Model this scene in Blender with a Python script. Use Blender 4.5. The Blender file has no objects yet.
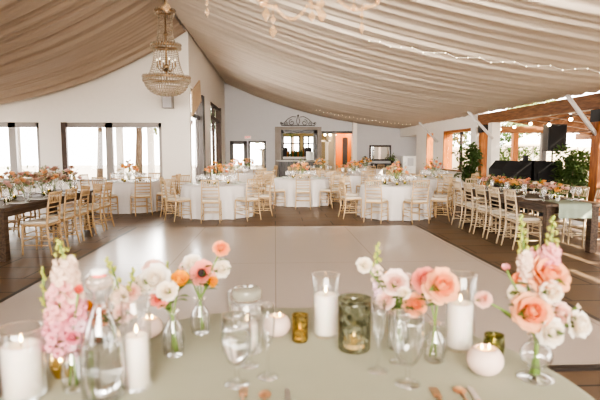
import bpy, math, random
from mathutils import Vector, Matrix
random.seed(7)
PI = math.pi
SC = bpy.context.scene
COL = SC.collection

# ------------------------------------------------------------------ camera
F = 500.0                                   # focal length in pixels of the 600 px frame
PITCH = math.atan(48 / F)
YAW = math.atan(0.05 * math.cos(PITCH))
CAM = Vector((0, 0, 1.5))
FW = Vector((math.sin(YAW) * math.cos(PITCH), math.cos(YAW) * math.cos(PITCH), -math.sin(PITCH)))
RT = Vector((math.cos(YAW), -math.sin(YAW), 0))
UP = RT.cross(FW)

def ray(px, py):
    return FW + RT * ((px - 300) / F) + UP * ((200 - py) / F)

def at(px, py, Y):
    """pixel of the photo -> point standing Y metres into the room"""
    d = ray(px, py)
    return CAM + d * (Y / d.y)

def on(px, py, z):
    d = ray(px, py)
    return CAM + d * ((z - CAM.z) / d.z)

# ------------------------------------------------------------------ mesh builder
class MB:
    def __init__(s):
        s.v = []; s.f = []; s.sm = []; s.mi = []; s.cur = 0
    def add(s, vs, fs, smooth=False):
        o = len(s.v)
        s.v += [tuple(p) for p in vs]
        for f in fs:
            s.f.append(tuple(i + o for i in f)); s.sm.append(smooth); s.mi.append(s.cur)
        return s
    def box(s, lo, hi, bevel=0.0):
        x0, y0, z0 = lo; x1, y1, z1 = hi
        if bevel <= 0:
            vs = [(x0,y0,z0),(x1,y0,z0),(x1,y1,z0),(x0,y1,z0),(x0,y0,z1),(x1,y0,z1),(x1,y1,z1),(x0,y1,z1)]
            return s.add(vs, [(0,3,2,1),(4,5,6,7),(0,1,5,4),(1,2,6,5),(2,3,7,6),(3,0,4,7)])
        b = min(bevel, (x1-x0)/2.01, (y1-y0)/2.01, (z1-z0)/2.01)
        vs = []; fs = []
        rings = [(z0, b), (z0 + b, 0), (z1 - b, 0), (z1, b)]
        for z, i in rings:
            c = b
            X0, X1, Y0, Y1 = x0+i, x1-i, y0+i, y1-i
            k = b * 0.6 if i == 0 else b * 0.3
            vs += [(X0+k,Y0,z),(X1-k,Y0,z),(X1,Y0+k,z),(X1,Y1-k,z),(X1-k,Y1,z),(X0+k,Y1,z),(X0,Y1-k,z),(X0,Y0+k,z)]
        for r in range(3):
            for k in range(8):
                a, b2 = r*8+k, r*8+(k+1) % 8
                fs.append((a, b2, b2+8, a+8))
        fs.append(tuple(range(7, -1, -1))); fs.append(tuple(range(24, 32)))
        return s.add(vs, fs)
    def tube(s, pts, rad, n=6, caps=True, smooth=True):
        pts = [Vector(p) for p in pts]
        m = len(pts)
        if not hasattr(rad, '__len__'): rad = [rad] * m
        ref = None; vs = []; fs = []
        for i, p in enumerate(pts):
            t = (pts[min(i+1, m-1)] - pts[max(i-1, 0)])
            t = t.normalized() if t.length > 1e-9 else Vector((0,0,1))
            if ref is None:
                ref = t.orthogonal().normalized()
            ref = (ref - t * ref.dot(t))
            ref = ref.normalized() if ref.length > 1e-6 else t.orthogonal().normalized()
            b = t.cross(ref)
            for k in range(n):
                a = 2*PI*k/n
                vs.append(p + (ref*math.cos(a) + b*math.sin(a)) * rad[i])
        for i in range(m-1):
            for k in range(n):
                a, c = i*n+k, i*n+(k+1) % n
                fs.append((a, c, c+n, a+n))
        s.add(vs, fs, smooth)
        if caps:
            o = len(s.v) - len(vs)
            s.f.append(tuple(o+k for k in range(n-1, -1, -1))); s.sm.append(False); s.mi.append(s.cur)
            s.f.append(tuple(o+(m-1)*n+k for k in range(n))); s.sm.append(False); s.mi.append(s.cur)
        return s
    def lathe(s, prof, n=24, c=(0,0,0), smooth=True, closed=False):
        vs = []; fs = []
        for r, z in prof:
            for k in range(n):
                a = 2*PI*k/n
                vs.append((c[0]+r*math.cos(a), c[1]+r*math.sin(a), c[2]+z))
        m = len(prof)
        for i in range(m if closed else m-1):
            j = (i+1) % m
            for k in range(n):
                k2 = (k+1) % n
                fs.append((i*n+k, i*n+k2, j*n+k2, j*n+k))
        return s.add(vs, fs, smooth)
    def ball(s, c, r, n=8, m=6, sq=(1,1,1), smooth=True):
        prof = [(max(1e-4, math.sin(PI*i/m))*1.0, -math.cos(PI*i/m)) for i in range(m+1)]
        vs = []; fs = []
        for pr, pz in prof:
            for k in range(n):
                a = 2*PI*k/n
                vs.append((c[0]+r*sq[0]*pr*math.cos(a), c[1]+r*sq[1]*pr*math.sin(a), c[2]+r*sq[2]*pz))
        for i in range(m):
            for k in range(n):
                k2 = (k+1) % n
                fs.append((i*n+k, i*n+k2, (i+1)*n+k2, (i+1)*n+k))
        return s.add(vs, fs, smooth)
    def octa(s, c, r, h):
        x, y, z = c
        vs = [(x,y,z-h),(x+r,y,z),(x,y+r,z),(x-r,y,z),(x,y-r,z),(x,y,z+h)]
        return s.add(vs, [(0,2,1),(0,3,2),(0,4,3),(0,1,4),(5,1,2),(5,2,3),(5,3,4),(5,4,1)])
    def leaf(s, p, d, nrm, L, W, bend=0.2):
        """a folded pointed leaf from p along d"""
        p = Vector(p); d = Vector(d).normalized(); nrm = Vector(nrm)
        sd = d.cross(nrm)
        sd = sd.normalized() if sd.length > 1e-5 else d.orthogonal().normalized()
        up = sd.cross(d)
        vs = []; fs = []
        for i, (t, w) in enumerate([(0,.08),(.3,.85),(.6,.8),(1,.02)]):
            c = p + d*(L*t) - up*(bend*L*t*t)
            vs += [c - sd*(W*w) + up*(W*w*.3), c, c + sd*(W*w) + up*(W*w*.3)]
        for i in range(3):
            fs += [(i*3, i*3+1, i*3+4, i*3+3), (i*3+1, i*3+2, i*3+5, i*3+4)]
        return s.add(vs, fs, True)
    def build(s, name, mats, parent=None, loc=None, rot=None, kind=None):
        me = bpy.data.meshes.new(name)
        me.from_pydata(s.v, [], s.f)
        me.polygons.foreach_set('use_smooth', s.sm)
        if not isinstance(mats, (list, tuple)): mats = [mats]
        for m in mats: me.materials.append(m)
        if len(mats) > 1: me.polygons.foreach_set('material_index', s.mi)
        me.update()
        o = bpy.data.objects.new(name, me)
        COL.objects.link(o)
        if parent is not None: o.parent = parent
        if loc is not None: o.location = loc
        if rot is not None: o.rotation_euler = rot
        if kind: o['kind'] = kind
        return o

def tag(o, label, cat, group=None, kind=None):
    o['label'] = label; o['category'] = cat
    if group: o['group'] = group
    if kind: o['kind'] = kind
    return o

def thing(name, label, cat, loc=(0,0,0), rz=0.0, group=None):
    o = bpy.data.objects.new(name, None)
    o.empty_display_size = 0.1
    COL.objects.link(o)
    o.location = loc; o.rotation_euler = (0, 0, rz)
    return tag(o, label, cat, group)

def dup(root, loc, rz=0.0, label=None, group=None, mats=None):
    kids = {}
    for c in root.children: kids[c] = list(c.children)
    r = root.copy(); COL.objects.link(r)
    r.location = loc; r.rotation_euler = (0, 0, rz)
    if label: r['label'] = label
    if group: r['group'] = group
    for c, gs in kids.items():
        d = c.copy(); COL.objects.link(d); d.parent = r
        for g in gs:
            e = g.copy(); COL.objects.link(e); e.parent = d
    return r

# ------------------------------------------------------------------ materials
def mat(name, col, rough=0.6, metal=0.0, noise=0.0, nscale=8.0, bump=0.0, bscale=60.0, emit=0.0, ecol=None,
        sub=0.0, transl=0.0, coat=0.0):
    m = bpy.data.materials.new(name); m.use_nodes = True
    nt = m.node_tree; b = nt.nodes['Principled BSDF']
    b.inputs['Base Color'].default_value = (*col, 1)
    b.inputs['Roughness'].default_value = rough
    b.inputs['Metallic'].default_value = metal
    if coat: b.inputs['Coat Weight'].default_value = coat
    tc = nt.nodes.new('ShaderNodeTexCoord')
    if noise > 0:
        n = nt.nodes.new('ShaderNodeTexNoise'); n.inputs['Scale'].default_value = nscale
        n.inputs['Detail'].default_value = 4
        r = nt.nodes.new('ShaderNodeMix'); r.data_type = 'RGBA'
        r.inputs[6].default_value = (*[c*(1-noise) for c in col], 1)
        r.inputs[7].default_value = (*[min(1, c*(1+noise)) for c in col], 1)
        nt.links.new(tc.outputs['Object'], n.inputs['Vector'])
        nt.links.new(n.outputs['Fac'], r.inputs[0])
        nt.links.new(r.outputs[2], b.inputs['Base Color'])
    if bump > 0:
        n2 = nt.nodes.new('ShaderNodeTexNoise'); n2.inputs['Scale'].default_value = bscale
        bp = nt.nodes.new('ShaderNodeBump'); bp.inputs['Strength'].default_value = bump
        bp.inputs['Distance'].default_value = 0.01
        nt.links.new(tc.outputs['Object'], n2.inputs['Vector'])
        nt.links.new(n2.outputs['Fac'], bp.inputs['Height'])
        nt.links.new(bp.outputs['Normal'], b.inputs['Normal'])
    if emit > 0:
        b.inputs['Emission Color'].default_value = (*(ecol or col), 1)
        b.inputs['Emission Strength'].default_value = emit
    if sub > 0:
        b.inputs['Subsurface Weight'].default_value = sub
        b.inputs['Subsurface Radius'].default_value = (.03, .015, .008)
    if transl > 0:
        t = nt.nodes.new('ShaderNodeBsdfTranslucent'); t.inputs['Color'].default_value = (*col, 1)
        mx = nt.nodes.new('ShaderNodeMixShader'); mx.inputs[0].default_value = transl
        out = nt.nodes['Material Output']
        nt.links.new(b.outputs[0], mx.inputs[1]); nt.links.new(t.outputs[0], mx.inputs[2])
        nt.links.new(mx.outputs[0], out.inputs[0])
    return m

def wood(name, c1, c2, axis='X', rough=0.5, scale=6.0):
    m = bpy.data.materials.new(name); m.use_nodes = True
    nt = m.node_tree; b = nt.nodes['Principled BSDF']
    tc = nt.nodes.new('ShaderNodeTexCoord'); mp = nt.nodes.new('ShaderNodeMapping')
    s = {'X': (.6, 6, 6), 'Y': (6, .6, 6), 'Z': (6, 6, .6)}[axis]
    mp.inputs['Scale'].default_value = s
    n = nt.nodes.new('ShaderNodeTexNoise'); n.inputs['Scale'].default_value = scale
    n.inputs['Detail'].default_value = 6; n.inputs['Distortion'].default_value = .4
    r = nt.nodes.new('ShaderNodeValToRGB')
    r.color_ramp.elements[0].position = .35; r.color_ramp.elements[0].color = (*c1, 1)
    r.color_ramp.elements[1].position = .65; r.color_ramp.elements[1].color = (*c2, 1)
    L = nt.links.new
    L(tc.outputs['Object'], mp.inputs[0]); L(mp.outputs[0], n.inputs['Vector'])
    L(n.outputs['Fac'], r.inputs[0]); L(r.outputs[0], b.inputs['Base Color'])
    b.inputs['Roughness'].default_value = rough
    return m

def petal_mat(name, inner, outer, r):
    """petal colour deepening toward the flower's heart"""
    m = bpy.data.materials.new(name); m.use_nodes = True
    nt = m.node_tree; b = nt.nodes['Principled BSDF']
    tc = nt.nodes.new('ShaderNodeTexCoord')
    ln = nt.nodes.new('ShaderNodeVectorMath'); ln.operation = 'LENGTH'
    rp = nt.nodes.new('ShaderNodeValToRGB')
    rp.color_ramp.elements[0].position = 0.15 * r * 10; rp.color_ramp.elements[0].color = (*inner, 1)
    rp.color_ramp.elements[1].position = min(1, r * 10); rp.color_ramp.elements[1].color = (*outer, 1)
    sc = nt.nodes.new('ShaderNodeMath'); sc.operation = 'MULTIPLY'; sc.inputs[1].default_value = 10
    L = nt.links.new
    L(tc.outputs['Object'], ln.inputs[0]); L(ln.outputs['Value'], sc.inputs[0])
    L(sc.outputs[0], rp.inputs[0]); L(rp.outputs[0], b.inputs['Base Color'])
    b.inputs['Roughness'].default_value = .65
    t = nt.nodes.new('ShaderNodeBsdfTranslucent'); L(rp.outputs[0], t.inputs['Color'])
    mx = nt.nodes.new('ShaderNodeMixShader'); mx.inputs[0].default_value = .35
    L(b.outputs[0], mx.inputs[1]); L(t.outputs[0], mx.inputs[2])
    L(mx.outputs[0], nt.nodes['Material Output'].inputs[0])
    return m

def glass_mat(name, tint=(1,1,1), refl=1.0, body=0.0, bodycol=(1,1,1), rough=0.0, blotch=None, edge=0.0):
    """thin-walled glass: mostly clear, mirror-like at grazing angles"""
    m = bpy.data.materials.new(name); m.use_nodes = True
    nt = m.node_tree; nt.nodes.remove(nt.nodes['Principled BSDF'])
    out = nt.nodes['Material Output']; L = nt.links.new
    tr = nt.nodes.new('ShaderNodeBsdfTransparent'); tr.inputs[0].default_value = (*tint, 1)
    gl = nt.nodes.new('ShaderNodeBsdfGlossy'); gl.inputs['Roughness'].default_value = rough
    gl.inputs['Color'].default_value = (*[min(1, .35+.65*c) for c in tint], 1)
    lw = nt.nodes.new('ShaderNodeLayerWeight'); lw.inputs['Blend'].default_value = .35
    ml = nt.nodes.new('ShaderNodeMath'); ml.operation = 'MULTIPLY_ADD'
    ml.inputs[1].default_value = .75 * refl; ml.inputs[2].default_value = .04
    ml.use_clamp = True
    pw_ = nt.nodes.new('ShaderNodeMath'); pw_.operation = 'POWER'; pw_.inputs[1].default_value = 1.9
    L(lw.outputs['Facing'], pw_.inputs[0]); L(pw_.outputs[0], ml.inputs[0])
    if edge:
        er = nt.nodes.new('ShaderNodeMath'); er.operation = 'POWER'; er.inputs[1].default_value = 2.4
        ec = nt.nodes.new('ShaderNodeMix'); ec.data_type = 'RGBA'
        ec.inputs[6].default_value = (*tint, 1); ec.inputs[7].default_value = (*[c*edge for c in tint], 1)
        L(lw.outputs['Facing'], er.inputs[0]); L(er.outputs[0], ec.inputs[0]); L(ec.outputs[2], tr.inputs[0])
    mx = nt.nodes.new('ShaderNodeMixShader'); L(ml.outputs[0], mx.inputs[0])
    L(tr.outputs[0], mx.inputs[1]); L(gl.outputs[0], mx.inputs[2])
    last = mx
    if body > 0:
        df = nt.nodes.new('ShaderNodeBsdfDiffuse'); df.inputs[0].default_value = (*bodycol, 1)
        m2 = nt.nodes.new('ShaderNodeMixShader'); m2.inputs[0].default_value = body
        if blotch:
            tc = nt.nodes.new('ShaderNodeTexCoord'); n = nt.nodes.new('ShaderNodeTexNoise')
            n.inputs['Scale'].default_value = blotch; n.inputs['Detail'].default_value = 5
            rp = nt.nodes.new('ShaderNodeMapRange'); rp.inputs[1].default_value = .35; rp.inputs[2].default_value = .65
            rp.inputs[3].default_value = max(0, body-.3); rp.inputs[4].default_value = min(1, body+.3)
            L(tc.outputs['Object'], n.inputs['Vector']); L(n.outputs['Fac'], rp.inputs[0]); L(rp.outputs[0], m2.inputs[0])
        L(mx.outputs[0], m2.inputs[1]); L(df.outputs[0], m2.inputs[2]); last = m2
    L(last.outputs[0], out.inputs[0])
    return m

def refr_mat(name, col, ior, rough=0.0):
    m = bpy.data.materials.new(name); m.use_nodes = True
    b = m.node_tree.nodes['Principled BSDF']
    b.inputs['Base Color'].default_value = (*col, 1); b.inputs['Roughness'].default_value = rough
    b.inputs['Transmission Weight'].default_value = 1; b.inputs['IOR'].default_value = ior
    return m

def floor_mat():
    m = bpy.data.materials.new('tile floor'); m.use_nodes = True
    nt = m.node_tree; b = nt.nodes['Principled BSDF']; L = nt.links.new
    tc = nt.nodes.new('ShaderNodeTexCoord')
    br = nt.nodes.new('ShaderNodeTexBrick'); br.inputs['Scale'].default_value = 1.0
    br.inputs['Brick Width'].default_value = 1.2; br.inputs['Row Height'].default_value = .6
    br.inputs['Mortar Size'].default_value = .012; br.inputs['Mortar Smooth'].default_value = .3
    br.inputs['Color1'].default_value = (.19, .132, .086, 1); br.inputs['Color2'].default_value = (.165, .113, .075, 1)
    br.inputs['Mortar'].default_value = (.035, .027, .022, 1)
    n = nt.nodes.new('ShaderNodeTexNoise'); n.inputs['Scale'].default_value = 3; n.inputs['Detail'].default_value = 8
    mx = nt.nodes.new('ShaderNodeMix'); mx.data_type = 'RGBA'; mx.blend_type = 'OVERLAY'; mx.inputs[0].default_value = .5
    L(tc.outputs['Object'], br.inputs['Vector']); L(tc.outputs['Object'], n.inputs['Vector'])
    L(br.outputs['Color'], mx.inputs[6]); L(n.outputs['Fac'], mx.inputs[7]); L(mx.outputs[2], b.inputs['Base Color'])
    rr = nt.nodes.new('ShaderNodeMapRange'); rr.inputs[3].default_value = .3; rr.inputs[4].default_value = .55
    L(n.outputs['Fac'], rr.inputs[0]); L(rr.outputs[0], b.inputs['Roughness'])
    return m

def dance_mat():
    m = bpy.data.materials.new('white dance floor'); m.use_nodes = True
    nt = m.node_tree; b = nt.nodes['Principled BSDF']; L = nt.links.new
    tc = nt.nodes.new('ShaderNodeTexCoord')
    br = nt.nodes.new('ShaderNodeTexBrick'); br.inputs['Scale'].default_value = 1.0
    br.offset = 0.0
    br.inputs['Brick Width'].default_value = 1.38; br.inputs['Row Height'].default_value = 3.3
    br.inputs['Mortar Size'].default_value = .006
    br.inputs['Color1'].default_value = (.56, .50, .45, 1); br.inputs['Color2'].default_value = (.57, .51, .46, 1)
    br.inputs['Mortar'].default_value = (.42, .37, .33, 1)
    L(tc.outputs['Object'], br.inputs['Vector']); L(br.outputs['Color'], b.inputs['Base Color'])
    b.inputs['Roughness'].default_value = .2
    return m

M = dict(
    wall=mat('white plaster', (.80, .75, .69), .8, noise=.03),
    greywall=mat('grey plaster', (.56, .55, .56), .8, noise=.03),
    ceiling=mat('ceiling boards', (.62, .60, .57), .8),
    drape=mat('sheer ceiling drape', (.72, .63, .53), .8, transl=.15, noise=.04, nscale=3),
    drape_shaded=mat('shaded ceiling drape', (.50, .40, .31), .8, transl=.15, noise=.04, nscale=3),  # darker copy of the drape fabric, shade painted into its colour
    gold=mat('gold lit chair wood', (.50, .33, .17), .45, noise=.12, nscale=20),  # same chair wood, golden tint paints in the light on the left
    champ=mat('champagne chair wood', (.56, .40, .23), .45, noise=.08, nscale=20),
    pale=mat('pale lit chair wood', (.58, .46, .31), .45, noise=.08, nscale=20),  # same chair wood, paler tint paints in the light on the right
    cushion=mat('ivory cushion', (.80, .74, .64), .8, bump=.2),
    linen=mat('white linen', (.64, .60, .58), .85, bump=.1),
    sage=mat('sage linen', (.415, .42, .32), .8, bump=.25, bscale=220, noise=.05),
    sagenap=mat('sage napkin', (.34, .40, .32), .85, bump=.2),
    darkwood=wood('dark farm table wood', (.055, .032, .02), (.12, .075, .045), 'Y'),
    timberX=wood('timber beam', (.17, .07, .025), (.29, .13, .05), 'X'),
    timberY=wood('timber beam along', (.17, .07, .025), (.29, .13, .05), 'Y'),
    timberZ=wood('timber post', (.24, .075, .014), (.46, .165, .035), 'Z'),
    greyframe=mat('grey window frame', (.30, .27, .25), .5),
    frame=mat('dark window frame', (.045, .035, .03), .4),
    brownframe=wood('brown window frame', (.045, .024, .015), (.085, .048, .03), 'Z'),
    black=mat('black cloth', (.012, .011, .012), .75, bump=.2),
    blackp=mat('black plastic', (.015, .015, .016), .5),
    brass=mat('antique brass', (.30, .20, .11), .35, 1.0),
    iron=mat('wrought iron', (.08, .07, .065), .5, .6),
    steel=mat('steel', (.6, .6, .6), .3, 1.0),
    copper=mat('copper cutlery', (.80, .50, .32), .28, 1.0),
    wax=mat('glowing ivory wax', (.90, .82, .74), .55, sub=.3, emit=.10, ecol=(1, .84, .72)),  # slight emission added, stands in for flame light inside the wax
    waxhot=mat('glowing wax rim', (.95, .72, .45), .5, emit=.6, ecol=(1, .55, .22)),  # emission added for the candlelight glow in the wax
    wick=mat('wick', (.03, .02, .02), .9),
    flame=mat('flame', (1, .7, .3), .5, emit=12, ecol=(1, .66, .28)),
    fairy=mat('fairy light', (1, .9, .7), .4, emit=2.2, ecol=(1, .85, .6)),
    bulb=mat('warm bulb', (1, .85, .6), .4, emit=9, ecol=(1, .80, .50)),
    stone=mat('blush stone', (.74, .58, .50), .65, noise=.06, nscale=15),
    glass=glass_mat('clear glass'),
    bgglass=glass_mat('table glass', refl=.8, body=.18, bodycol=(.95, .93, .9)),
    window=glass_mat('window glass', refl=.35),
    greenglass=glass_mat('smoked green glass', (.60, .60, .50), 1.0, .30, (.20, .20, .14), .08, 42),
    amberglass=glass_mat('mercury amber glass', (.62, .52, .26), .9, .42, (.20, .15, .05), .1, 45),
    oliveglass=glass_mat('olive glass', (.50, .50, .28), .9, .30, (.16, .16, .06), .05, 30),
    crystal=glass_mat('crystal', (.95, .9, .82), 1.3, .5, (.48, .41, .33), .02),
    goldglass=mat('gold mirrored glass', (.78, .56, .22), .12, 1.0),
    lidglass=glass_mat('grey jar lid glass', (.8, .8, .74), 1.2, .45, (.36, .35, .30)),
    prism=glass_mat('crystal prism', (1, .95, .90), 1.4, .06, (.95, .85, .75)),
    amberprism=glass_mat('warm crystal prism', (1, .88, .74), 1.2, .10, (.97, .74, .50), edge=.45),
    goblet=glass_mat('goblet glass', refl=1.3, edge=.30),
    water=refr_mat('water', (1, 1, 1), 1.33),
    stem=mat('stem green', (.16, .25, .06), .6),
    leafm=mat('leaf green', (.13, .20, .06), .6, noise=.3, nscale=30, transl=.25),
    lime=mat('lime bud', (.50, .52, .12), .6, noise=.2, nscale=40, transl=.3),
    paleleaf=mat('eucalyptus', (.34, .40, .24), .7, noise=.2, nscale=30, transl=.3),
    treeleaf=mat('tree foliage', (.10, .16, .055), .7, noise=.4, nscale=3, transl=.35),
    palefol=mat('sunlit foliage', (.40, .46, .22), .7, noise=.3, nscale=3, transl=.4),  # paler copy of the leaf colour, strong daylight painted in
    bark=mat('bark', (.22, .16, .11), .9, noise=.3),
    porcelain=mat('porcelain', (.86, .85, .82), .25),
    barwall=mat('olive bar wall', (.30, .24, .13), .8),
    orange=mat('orange wall', (.62, .20, .025), .7, noise=.1),
    paving=mat('patio paving', (.27, .24, .20), .85, noise=.15, nscale=2),
    barfront=wood('bar front grey', (.06, .055, .055), (.16, .15, .15), 'Z'),
    stoneframe=mat('grey stone surround', (.30, .26, .23), .8, noise=.2, nscale=6),
    counter=mat('counter stone', (.34, .31, .29), .3),
    mirror=mat('mirror glass', (.85, .83, .8), .03, 1.0),
    red=mat('red sign letters', (.75, .08, .06), .5, emit=.8),
    signw=mat('sign face', (.9, .85, .82), .5),
    beige=mat('beige stucco', (.66, .56, .44), .85, noise=.05),
    speakergrey=mat('grey speaker case', (.34, .32, .30), .6),
    tanpanel=mat('tan panel', (.58, .44, .30), .7),
    bottleg=mat('bottle green', (.03, .07, .03), .15),
    bottlea=mat('bottle amber', (.20, .08, .02), .15),
)

# ------------------------------------------------------------------ setting
def holed_wall(axis, a0, a1, z0, z1, c0, c1, holes):
    """wall slab along axis from a0..a1, thickness c0..c1, with rectangular holes (h0,h1,zb,zt)"""
    A = sorted(set([a0, a1] + [h for q in holes for h in q[:2]]))
    Z = sorted(set([z0, z1] + [h for q in holes for h in q[2:]]))
    mb = MB()
    for i in range(len(A)-1):
        for j in range(len(Z)-1):
            ma, mz = (A[i]+A[i+1])/2, (Z[j]+Z[j+1])/2
            if any(h[0] < ma < h[1] and h[2] < mz < h[3] for h in holes): continue
            if axis == 'X': mb.box((A[i], c0, Z[j]), (A[i+1], c1, Z[j+1]))
            else: mb.box((c0, A[i], Z[j]), (c1, A[i+1], Z[j+1]))
    return mb

YF, YB, XS, XE = 15.0, 25.5, -2.5, 6.4          # window wall, back wall, side wall, eave
ZR, ZE = 4.95, 2.72                            # ridge and eave heights

MB().box((-9.5, -3, -.1), (7.3, 26, 0)).build('floor', floor_mat(), kind='structure')
g = MB().box((-30, -3, -.14), (-9.5, 60, -.04)).box((7.3, -3, -.14), (40, 60, -.04)).box((-9.5, 26, -.14), (7.3, 60, -.04))
g.build('ground', M['paving'], kind='structure')

df = thing('dance_floor', 'glossy white panelled dance floor laid over the brown tile', 'dance floor', (0, 3.27, 0))
MB().box((-2.7, 0, .002), (2.82, 6.6, .025)).build('panel_surface', dance_mat(), df)
e = MB().box((-2.76, -.06, .001), (-2.7, 6.62, .022)).box((2.82, -.06, .001), (2.88, 6.62, .022)).box((-2.7, -.06, .001), (2.82, 0, .022))
e.build('edge_strip', M['frame'], df)

# window wall on the left, facing the camera
def pxX(px, Y): return at(px, 152, Y).x
def pxZ(py, Y): return at(275, py, Y).z
w1 = (-9.2, pxX(40, YF), pxZ(180, YF), pxZ(123, YF))
w2 = (pxX(63, YF), pxX(162, YF), pxZ(181, YF), pxZ(123, YF))
holed_wall('X', -9.5, XS, 0, 5.3, YF, YF+.25, [w1, w2]).build('wall_left_facing', M['wall'], kind='structure')

def window_unit(name, x0, x1, z0, z1, Y, mull, m1):
    t = MB().box((x0, Y+.05, z0), (x0+.09, Y+.16, z1)).box((x1-.09, Y+.05, z0), (x1, Y+.16, z1))
    t.box((x0, Y+.05, z1-.14), (x1, Y+.16, z1)).box((x0, Y+.05, z0), (x1, Y+.16, z0+.06))
    for mx, mw in mull: t.box((mx-mw/2, Y+.05, z0), (mx+mw/2, Y+.16, z1))
    o = t.build(name, m1, kind='structure')
    MB().box((x0+.05, Y+.10, z0+.03), (x1-.05, Y+.11, z1-.03)).build('window_pane', M['window'], o)
    return o
window_unit('window_1', *w1, YF, [(pxX(12, YF), .2)], M['greyframe'])
window_unit('window_2', *w2, YF, [(pxX(109, YF), .2)], M['greyframe'])
MB().box((w2[0]-.02, YF-.03, w2[2]), (w2[0]+.12, YF+.05, w2[3])).build('trim_8', M['brownframe'], kind='structure')
MB().box((w1[0], YF-.04, w1[2]-.05), (w1[1]+.05, YF+.05, w1[2])).box((w2[0]-.05, YF-.04, w2[2]-.05), (w2[1]+.05, YF+.05, w2[2])).build('trim_1', M['wall'], kind='structure')

# side wall running back, with a tall opening and a tall window
d1 = (15.25, 18.0, 0.0, 3.45); d2 = (19.9, 23.5, .35, 3.5)
holed_wall('Y', YF+.25, YB, 0, 5.3, XS-.25, XS, [d1, d2]).build('wall_left_side', M['wall'], kind='structure')
def side_unit(name, y0, y1, z0, z1, bars, zbar, m1):
    t = MB().box((XS-.17, y0, z0), (XS-.06, y0+.1, z1)).box((XS-.2, y1-.14, z0), (XS+.03, y1, z1))
    t.box((XS-.17, y0, z1-.12), (XS-.06, y1, z1)).box((XS-.17, y0, z0), (XS-.06, y1, z0+.05))
    for b in bars: t.box((XS-.17, b-.06, z0), (XS-.06, b+.06, z1))
    for z in zbar: t.box((XS-.17, y0, z-.07), (XS-.06, y1, z+.07))
    o = t.build(name, m1, kind='structure')
    MB().box((XS-.12, y0+.05, z0+.03), (XS-.11, y1-.1, z1-.05)).build('window_pane', M['window'], o)
    return o
side_unit('door_1', *d1, [17.0], [2.65], M['frame'])
MB().box((XS-.2, 17.5, 0), (XS+.03, 17.99, 3.44)).build('trim_9', M['frame'], kind='structure')
side_unit('window_3', *d2, [21.6], [2.9], M['brownframe'])
# tan panel slanting across the top of the tall opening
tp = MB(); a, b = at(189, 108, 15.35), at(203, 92, 17.2)
tp.add([(XS+.002, 15.28, 2.55), (XS+.002, 17.1, 3.2), (XS+.05, 17.1, 3.2), (XS+.05, 15.28, 2.55),
        (XS+.002, 15.3, 3.3), (XS+.002, 16.9, 3.85), (XS+.05, 16.9, 3.85), (XS+.05, 15.3, 3.3)],
       [(0,1,2,3),(4,7,6,5),(0,4,5,1),(1,5,6,2),(2,6,7,3),(3,7,4,0)])
tag(tp.build('shade_panel', M['tanpanel']), 'tan shade panel slanting across the top of the tall side opening', 'shade')

# back wall: patio doors, bar hatch, corridor
bxX = lambda px: pxX(px, YB)
bxZ = lambda py: pxZ(py, YB)
pd = (bxX(230), bxX(247), 0, bxZ(141)); pw = (bxX(248.5), bxX(266), bxZ(173), bxZ(141))
bar = (bxX(281), bxX(317), bxZ(162), bxZ(130)); cor = (bxX(321.5), bxX(352), 0, bxZ(131))
holed_wall('X', XS-.25, 7.3, 0, 5.3, YB, YB+.25, [pd, pw, bar, cor]).build('wall_back', M['greywall'], kind='structure')
def back_unit(name, x0, x1, z0, z1, m1, fw=.13):
    t = MB().box((x0, YB+.0, z0), (x0+fw, YB+.12, z1)).box((x1-fw, YB+.0, z0), (x1, YB+.12, z1))
    t.box((x0, YB+.0, z1-fw), (x1, YB+.12, z1)).box((x0, YB+.0, z0), (x1, YB+.12, z0+fw))
    o = t.build(name, m1, kind='structure')
    MB().box((x0+.05, YB+.05, z0+.03), (x1-.05, YB+.06, z1-.03)).build('window_pane', M['window'], o)
    return o
back_unit('door_2', *pd, M['frame'], .17)
back_unit('window_4', *pw, M['frame'], .09)
# exit sign
es = thing('exit_sign', 'small red and white exit sign above the patio door', 'sign', (bxX(248), YB-.05, bxZ(137.5)))
MB().box((-.16, -.03, -.08), (.16, .05, .08), .01).build('sign_face', M['signw'], es)
fc = bpy.data.curves.new('exit lettering', 'FONT'); fc.body = 'EXIT'; fc.size = .135; fc.extrude = .004; fc.align_x = 'CENTER'; fc.align_y = 'CENTER'
fo = bpy.data.objects.new('lettering', fc); COL.objects.link(fo); fo.parent = es; fo.location = (0, -.035, 0); fo.rotation_euler = (PI/2, 0, 0)
fc.materials.append(M['red'])
bpy.context.view_layer.update()
fm = bpy.data.meshes.new_from_object(fo.evaluated_get(bpy.context.evaluated_depsgraph_get()))
bpy.data.objects.remove(fo); fo = bpy.data.objects.new('lettering', fm); COL.objects.link(fo); fo.parent = es
fo.location = (0, -.035, 0); fo.rotation_euler = (PI/2, 0, 0)

# bar surround, counter, scroll ornament
sx0, sx1 = bxX(275), bxX(321)
s = MB().box((sx0, YB-.25, 0), (bar[0], YB-.002, bxZ(127))).box((bar[1], YB-.25, 0), (sx1, YB-.002, bxZ(127))).box((bar[0], YB-.25, bar[3]), (bar[1], YB-.002, bxZ(127)))
s.build('trim_2', M['stoneframe'], kind='structure')
MB().box((bar[0], YB-.27, bar[3]-.16), (bar[1], YB+.2, bar[3])).box((bar[1]-.17, YB-.27, bar[2]), (bar[1], YB+.2, bar[3])).box((bar[0], YB-.27, bar[2]), (bar[0]+.1, YB+.2, bar[3])).build('trim_3', M['frame'], kind='structure')
bc = thing('bar_counter', 'dark grey bar front with pale counter top under the stone hatch', 'bar counter', ((bar[0]+bar[1])/2, YB-.5, 0))
bw = (bar[1]-bar[0])/2
MB().box((-bw-.12, -.15, 0), (bw+.05, .22, 1.02)).build('bar_front', M['barfront'], bc)
MB().box((-bw-.25, -.3, 1.02), (bw+.12, .22, 1.1), .015).build('counter_top', M['counter'], bc)
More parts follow.
